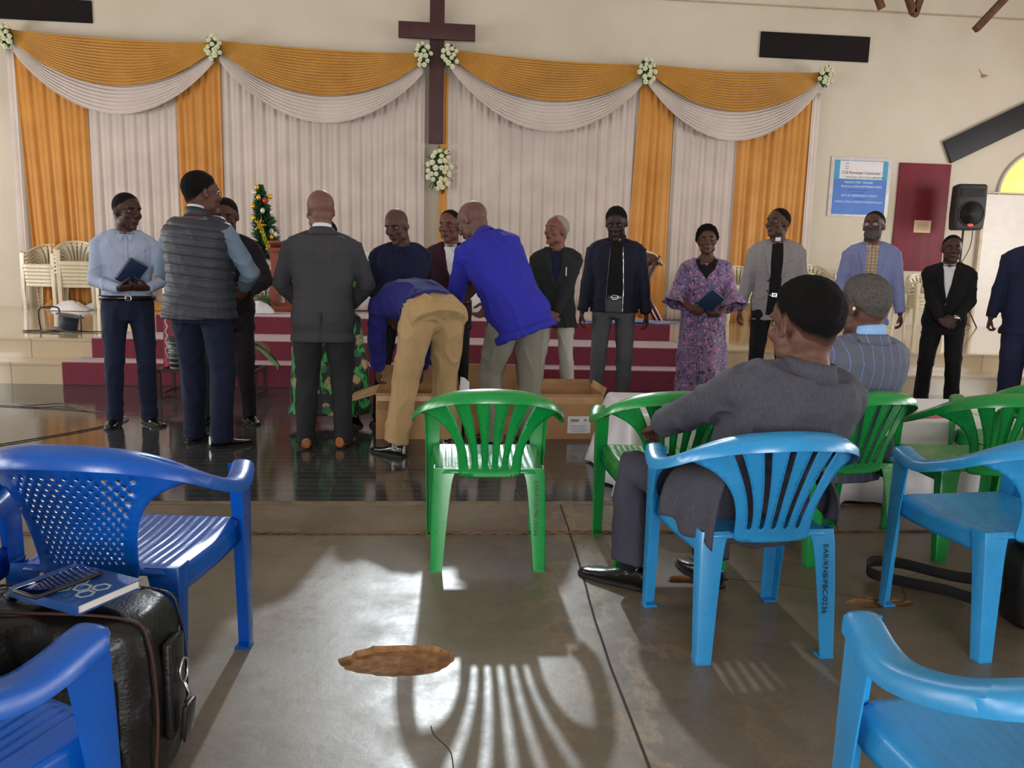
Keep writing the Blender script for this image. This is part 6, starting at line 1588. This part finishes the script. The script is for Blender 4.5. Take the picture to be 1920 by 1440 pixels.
# cardboard boxes
M_card = simple('cardboard', (172, 132, 92), .85, var=.12, scale=5, bump=.2, bscale=30); M_cardi = simple('cardboard_inside', (196, 156, 112), .85, var=.1)
def carton(label, c, rz, w, d, h, flaps, lab=False):
    root = empty('cardboard_box', c, R_(rz)); tag(root, label, 'box'); t = .006
    mb = MB(); mb.box((0, 0, t/2), (w, d, t)); mb.box((0, -d/2, h/2), (w, t, h)); mb.box((0, d/2, h/2), (w, t, h)); mb.box((-w/2, 0, h/2), (t, d, h)); mb.box((w/2, 0, h/2), (t, d, h)); mb.build('body', M_card, root, smooth=False)
    for side, ang, L in flaps:
        e = MB(); a = R_(ang)
        if side in 'fb':
            sg = -1 if side == 'f' else 1; e.rings([[V((x, sg*(d/2+L*k*math.sin(a)), h+L*k*math.cos(a)))+V((0, sg*t*q*math.cos(a), -t*q*math.sin(a))) for x, k, q in ((-w/2, 0, 0), (w/2, 0, 0), (w/2-.01, 1, 0), (-w/2+.01, 1, 0))] for q in (0, 1)])
        else:
            sg = -1 if side == 'l' else 1; e.rings([[V((sg*(w/2+L*k*math.sin(a)), y, h+L*k*math.cos(a)))+V((sg*t*q*math.cos(a), 0, -t*q*math.sin(a))) for y, k in ((-d/2, 0), (d/2, 0), (d/2-.01, 1), (-d/2+.01, 1))] for q in (0, 1)])
        e.build('flap', M_cardi, root, smooth=False)
    e = MB(); e.box((0, -d/2-.0036, h*.86), (w, .0006, .05)); e.build('tape', simple('packing_tape', (190, 152, 110), .3), root, smooth=False)
    if lab:
        e = MB(); e.box((w*.20, -d/2-.0040, h*.32), (.17, .001, .125)); lo = e.build('shipping_label', simple('label_paper', (226, 226, 230), .6), root, smooth=False); e = MB(); rnd = random.Random(2); x = w*.20-.06
        while x < w*.20-.0: ww = rnd.uniform(.0015, .004); e.box((x, -d/2-.0049, h*.32+.032), (ww, .0006, .022)); x += ww+.0025
        for k in range(4): e.box((w*.20, -d/2-.0049, h*.32-.008-.014*k), (.12-.02*(k % 2), .0006, .0025))
        e.box((w*.20+.045, -d/2-.0049, h*.32+.035), (.02, .0006, .008)); e.build('print_lines', M_ink, lo, smooth=False)
    return root
carton('open cardboard box in front of the bending person, holding dark books', (-.20, 5.62, .004), 2, .60, .44, .33, [('l', 108, .20), ('f', 176, .12), ('b', 20, .15)])
carton('open cardboard box behind the middle green chair with its rear flap raised', (.40, 5.78, .004), -3, .50, .42, .27, [('b', 4, .20), ('f', 172, .12), ('r', 150, .14)])
carton('open cardboard box with a white shipping label, in front of the white-haired man', (.84, 5.66, .004), 2, .58, .44, .33, [('b', 10, .05), ('r', 20, .05)], lab=True)
for i in range(3):
    book(['topmost dark book lying in the open box by the bending person', 'dark book in the middle of the pile in the open box by the bending person', 'lowest dark book of the pile in the open box by the bending person'][i], V((-.28, 5.62, .285-.04*i)), MX.Rotation(R_(8*i), 3, 'Z'), .16, .24, .035, (26, 26, 30))
e = MB(); e.grid(lambda u, v: V(((u-.5)*.09, (v-.5)*.15, .01*math.sin(u*5)*v)), 14, 14); o = e.build('loose_paper', simple('white_paper', (232, 232, 236), .7, var=.03), None, solid=.002); o.location = (.13, 5.50, .36); o.rotation_euler = (R_(60), R_(24), R_(30)); tag(o, 'white sheet sticking out beside the box with the raised flap', 'paper')

# low table with white satin cloth
root = empty('clothed_table', (2.55, 4.28, 0), R_(-3)); tag(root, 'long low table under a white satin cloth beyond the green chairs', 'table')
M_sat = satin('white_satin', (226, 224, 230), (206, 204, 214), .32)
cl(3.1, .82, .455, .10, 21, 2, .44).build('tablecloth', M_sat, root, solid=.003)
mb = MB(); mb.rbox((0, 0, .435), (3.0, .76, .03), .005)
for sx in (-1, 1):
    for sy in (-1, 1): mb.box((sx*1.4, sy*.3, .21), (.05, .05, .42))
mb.build('frame', M_mahogd, root, smooth=False)
def flat(name, label, cat, x, y, z, w, d, t, rz, m, group=None, parent=None):
    mb = MB(); mb.rbox((0, 0, t/2), (w, d, t), min(.002, t*.4)); o = mb.build(name, m, None, autos=30); o.location = (x, y, z); o.rotation_euler = (0, 0, R_(rz)); tag(o, label, cat, group); return o
TZ = .4605
wp = simple('white_paper', (232, 232, 236), .7, var=.03); pinkp = simple('pink_card', (222, 96, 120), .6)
flat('paper_stack', 'thick stack of white papers on the pink folder on the white table', 'papers', 2.66, 4.12, TZ+.008, .34, .26, .030, 12, wp)
flat('pink_folder', 'bright pink folder under the stack of papers on the white table', 'folder', 2.66, 4.10, TZ, .37, .28, .007, 12, pinkp)
flat('printed_sheet', 'single white sheet lying near the corner of the white table behind the green chairs', 'paper', 3.12, 4.05, TZ, .21, .30, .002, -10, wp)
flat('red_booklet', 'bright red booklet on the white table seen through the second green chair', 'booklet', 1.28, 4.10, TZ, .20, .13, .010, 5, simple('red_cover', (206, 32, 44), .4))
flat('open_notebook', 'white notebook page on the white table beside the red booklet', 'notebook', 1.55, 4.22, TZ, .26, .19, .008, -8, wp)
flat('brown_folder', 'brown folder behind the red booklet on the white table', 'folder', 1.36, 4.36, TZ, .22, .15, .012, 18, simple('brown_cover', (138, 100, 66), .6))
flat('black_wallet', 'small black wallet on the white table behind the seated man\'s arm', 'wallet', 1.70, 4.36, TZ, .12, .09, .022, 14, M_shoe)
flat('orange_sweet_packet', 'tiny orange packet on the white table beside the black wallet', 'packet', 1.83, 4.42, TZ, .08, .05, .014, 30, simple('orange_pack', (232, 128, 60), .4))
e = MB()
for sg in (-1, 1): e.rings([[V((sg*.034+(.024+.0018*math.cos(b))*math.cos(2*PI*j/22), (.018+.0018*math.cos(b))*math.sin(2*PI*j/22), .003+.0018*math.sin(b))) for j in range(22)] for b in [2*PI*i/6 for i in range(6)]], loop=True); e.tube([(sg*.058, 0, .003), (sg*.05, .12, .003)], .0016, 6)
e.tube([(-.01, 0, .003), (.01, 0, .003)], .0016, 6); o = e.build('reading_glasses', M_blk, None); o.location = (1.16, 4.26, TZ+.001); o.rotation_euler = (0, 0, .3); tag(o, 'folded-out reading glasses on the corner of the white table', 'glasses')
# phone and cable by the far cloth corner on the floor
flat('black_pouch', 'small black pouch on the floor under the white table edge', 'pouch', 2.98, 3.70, 0, .16, .08, .04, 20, M_shoe)
flat('floor_papers', 'white papers lying on the tiled floor at the foot of the white table', 'papers', 2.75, 3.76, .004, .30, .2, .004, 12, wp)

# ------------------------------------------------------------------ travel bag, book, phone
M_bag = simple('black_bag_leather', (17, 15, 16), .42, var=.35, scale=12, bump=.35, bscale=140, coat=.15); M_pipe = simple('brown_piping', (70, 40, 32), .5)
root = empty('travel_bag', (-.875, 1.735, .0), R_(-4)); root.scale = (1.06, 1.05, 1.07); tag(root, 'bulging black leather travel bag standing beside the royal blue chair', 'bag')
mb = MB(); rg = []
W, D, Hh = .46, .24, .40
def sq(w, d, z, ex=4.5, n=48, cx=0, cy=0): return [V((cx+w*math.copysign(abs(math.cos(a))**(2/ex), math.cos(a)), cy+d*math.copysign(abs(math.sin(a))**(2/ex), math.sin(a)), z)) for a in [2*PI*j/n for j in range(n)]]
for z, k, d in ((.012, .90, .80), (.02, .96, .93), (.05, 1, 1), (.20, 1.02, 1.06), (.33, 1, 1.02), (.375, .96, .93), (.40, .88, .78), (.408, .7, .5)): rg.append(sq(W/2*k, D/2*d, z))
mb.rings(rg); f = fuse(mb, .009, 6); wrinkle(f, .004, g1, freq=(9, 9, 9)); f.build('body', M_bag, root, fix=False)
for y in (-.075, .075):
    pp = [(W/2*1.02*math.cos(a) if False else 0, 0, 0) for a in (0,)]
    loop = [V((x, y, z)) for x, z in catmull([(-W/2*.99, .04), (-W/2*1.035, .20), (-W/2*.98, .355), (-W/2*.80, .402), (0, .412), (W/2*.80, .402), (W/2*.98, .355), (W/2*1.035, .20), (W/2*.99, .04)], 6)]
    e = MB(); e.tube(loop, .0035, 8); e.build('piping', M_pipe if y < 0 else M_bag, root)
e = MB(); e.rbox((0, -.130, .17), (.36, .035, .24), .012); e.build('front_pocket', M_bag, root)
e = MB(); e.rbox((W/2+.012, 0, .22), (.022, .075, .22), .008); e.build('end_strap', M_bag, root)
e = MB(); e.rings([[V((W/2+.034+.010*math.cos(b)*0+.003*math.sin(b), (.020+.003*math.cos(b))*math.cos(2*PI*j/20), .255+(.026+.003*math.cos(b))*math.sin(2*PI*j/20))) for j in range(20)] for b in [2*PI*i/6 for i in range(6)]], loop=True)
e.tube([(W/2+.034, 0, .228), (W/2+.045, 0, .20), (W/2+.035, 0, .18)], .004, 6); e.build('clasp', M_metal, root)
e = MB(); e.rbox((W/2+.040, .0, .145), (.012, .052, .075), .004, MX.Rotation(R_(6), 3, 'Y')); e.build('luggage_tag', M_bag, root)
for x in (-.09, .09): pass
e = MB(); e.tube(catmull([(-.10, .0, .405), (-.08, .0, .43), (0, .0, .437), (.08, .0, .43), (.10, .0, .405)], 6), [(.011, .008)]*25, 8); e.build('grab_handle', M_bag, root)
for x in (-.17, .17): e = MB(); e.rbox((x, 0, .006), (.03, .16, .012), .003); e.build('base_foot', M_blk, root)
mb = MB(); b_ = book('navy blue paperback lying on top of the black travel bag', V((-.815, 1.70, .480)), MX.Rotation(R_(-28), 3, 'Z') @ MX.Rotation(R_(90), 3, 'Z'), .16, .215, .022, (28, 74, 140))
for ch in b_.children:
    if ch.name.startswith('cover'):
        lg = MB(); n = 6
        for cx, cy in ((-.032, -.07), (.008, -.07), (-.012, -.036), (-.032, -.0), (.010, -.002)):
            lg.rings([[V((cx+.021*k*math.cos(2*PI*j/n+.5), cy+.021*k*math.sin(2*PI*j/n+.5), .0118+z)) for j in range(n)] for k, z in ((1, 0), (1, .0004), (.68, .0004), (.68, 0))], loop=True)
        lg.build('cover_emblem', simple('emblem_silver', (170, 190, 200), .4), ch, smooth=False)
ph = empty('mobile_phone'); tag(ph, 'dark glossy mobile phone lying on the navy paperback', 'phone')
e = MB(); e.rbox((0, 0, 0), (.078, .160, .009), .004); e.build('case', M_blk, ph); e = MB(); e.rbox((0, 0, .0046), (.072, .152, .0008), .0003); e.build('screen', simple('dark_screen', (12, 16, 34), .05, coat=1.), ph)
ph.matrix_world = MX.Translation((-.845, 1.69, .4985)) @ MX.Rotation(R_(-30), 4, 'Z')
# dark coat at the picture edge
e = MB(); e.grid(lambda u, v: V((-1.02+.135*u+.008*math.sin(v*5+u*4), 1.55-.05*u+.015*math.sin(v*9), .22+.52*v)), 12, 30)
o = e.build('dark_coat', cloth('dark_green_wool', (34, 38, 34), (24, 27, 24)), None, solid=.03); tag(o, 'dark green coat cloth hanging at the very edge behind the travel bag', 'coat')
# black bag and strap by the sky blue chairs
root = empty('shoulder_bag', (2.13, 2.45, 0), R_(-6)); tag(root, 'black shoulder bag on the floor beneath the empty sky blue chair, strap trailing', 'bag')
mb = MB(); mb.rings([sq(.115*k, .08*k, z) for z, k in ((.0, .92), (.02, 1), (.2, 1), (.27, .94), (.285, .8))]); mb.build('body', M_bag, root)
e = MB(); rows = []
for p, wv in zip(catmull([(-.11, .03, .12), (-.15, .10, .03), (-.22, .22, .012), (-.34, .28, .014), (-.46, .33, .03), (-.42, .40, .05), (-.30, .40, .045), (-.15, .26, .05), (-.10, .06, .12)], 8), range(70)): rows.append([p+V((0, a*.4, b)) for a, b in ((-.012, -.012), (.004, -.012), (.012, .030), (-.006, .028))])
e.rings(rows); e.build('strap', simple('black_webbing', (13, 12, 14), .9), root)
# ------------------------------------------------------------------ light
w = bpy.data.worlds.new('world'); scene.world = w; w.use_nodes = True
bg = w.node_tree.nodes['Background']; bg.inputs[0].default_value = (.75, .86, 1, 1); bg.inputs[1].default_value = 1.0
def area(name, loc, rot, sx, sy, e, c):
    l = bpy.data.lights.new(name, 'AREA'); l.shape = 'RECTANGLE'; l.size = sx; l.size_y = sy; l.energy = e; l.color = c
    o = bpy.data.objects.new(name, l); col.objects.link(o); o.location = loc; o.rotation_euler = rot; return o
day = (1, .98, .95)
for a, b in wins:
    area('window_daylight', (XL+.02, (a+b)/2, 2.2), (0, R_(-90), 0), 2.2, b-a, 100 if b < 3 else 165, day)
    area('window_daylight', (XR-.02, (a+b)/2, 2.2), (0, R_(90), 0), 2.2, b-a, 100 if b < 3 else 165, day)
area('doorway_daylight', (0, YB+.02, 1.5), (R_(90), 0, 0), 3.2, 2.8, 290, day)
area('gable_skylight', ((WX0+WX1)/2, YW-.03, (WZ0+WZ1)/2), (R_(-90), 0, 0), WX1-WX0, WZ1-WZ0, 60, (.8, .9, 1))
s = bpy.data.lights.new('sun', 'SUN'); s.energy = .95; s.angle = R_(1.2); s.color = (.86, .95, 1.0)
so = bpy.data.objects.new('sun', s); col.objects.link(so)
el = R_(29.5); az = R_(0)
d = V((math.sin(az)*math.cos(el), -math.cos(az)*math.cos(el), -math.sin(el)))
so.rotation_euler = d.to_track_quat('-Z', 'Y').to_euler()
scene.view_settings.view_transform = 'Standard'; scene.view_settings.look = 'None'; scene.view_settings.exposure = 0.46; scene.view_settings.gamma = 1
scene.view_settings.use_curve_mapping = False
scene.cycles.use_denoising = True; scene.cycles.max_bounces = 6; scene.cycles.diffuse_bounces = 4; scene.cycles.sample_clamp_indirect = 6
scene.cycles.caustics_reflective = False; scene.cycles.caustics_refractive = False
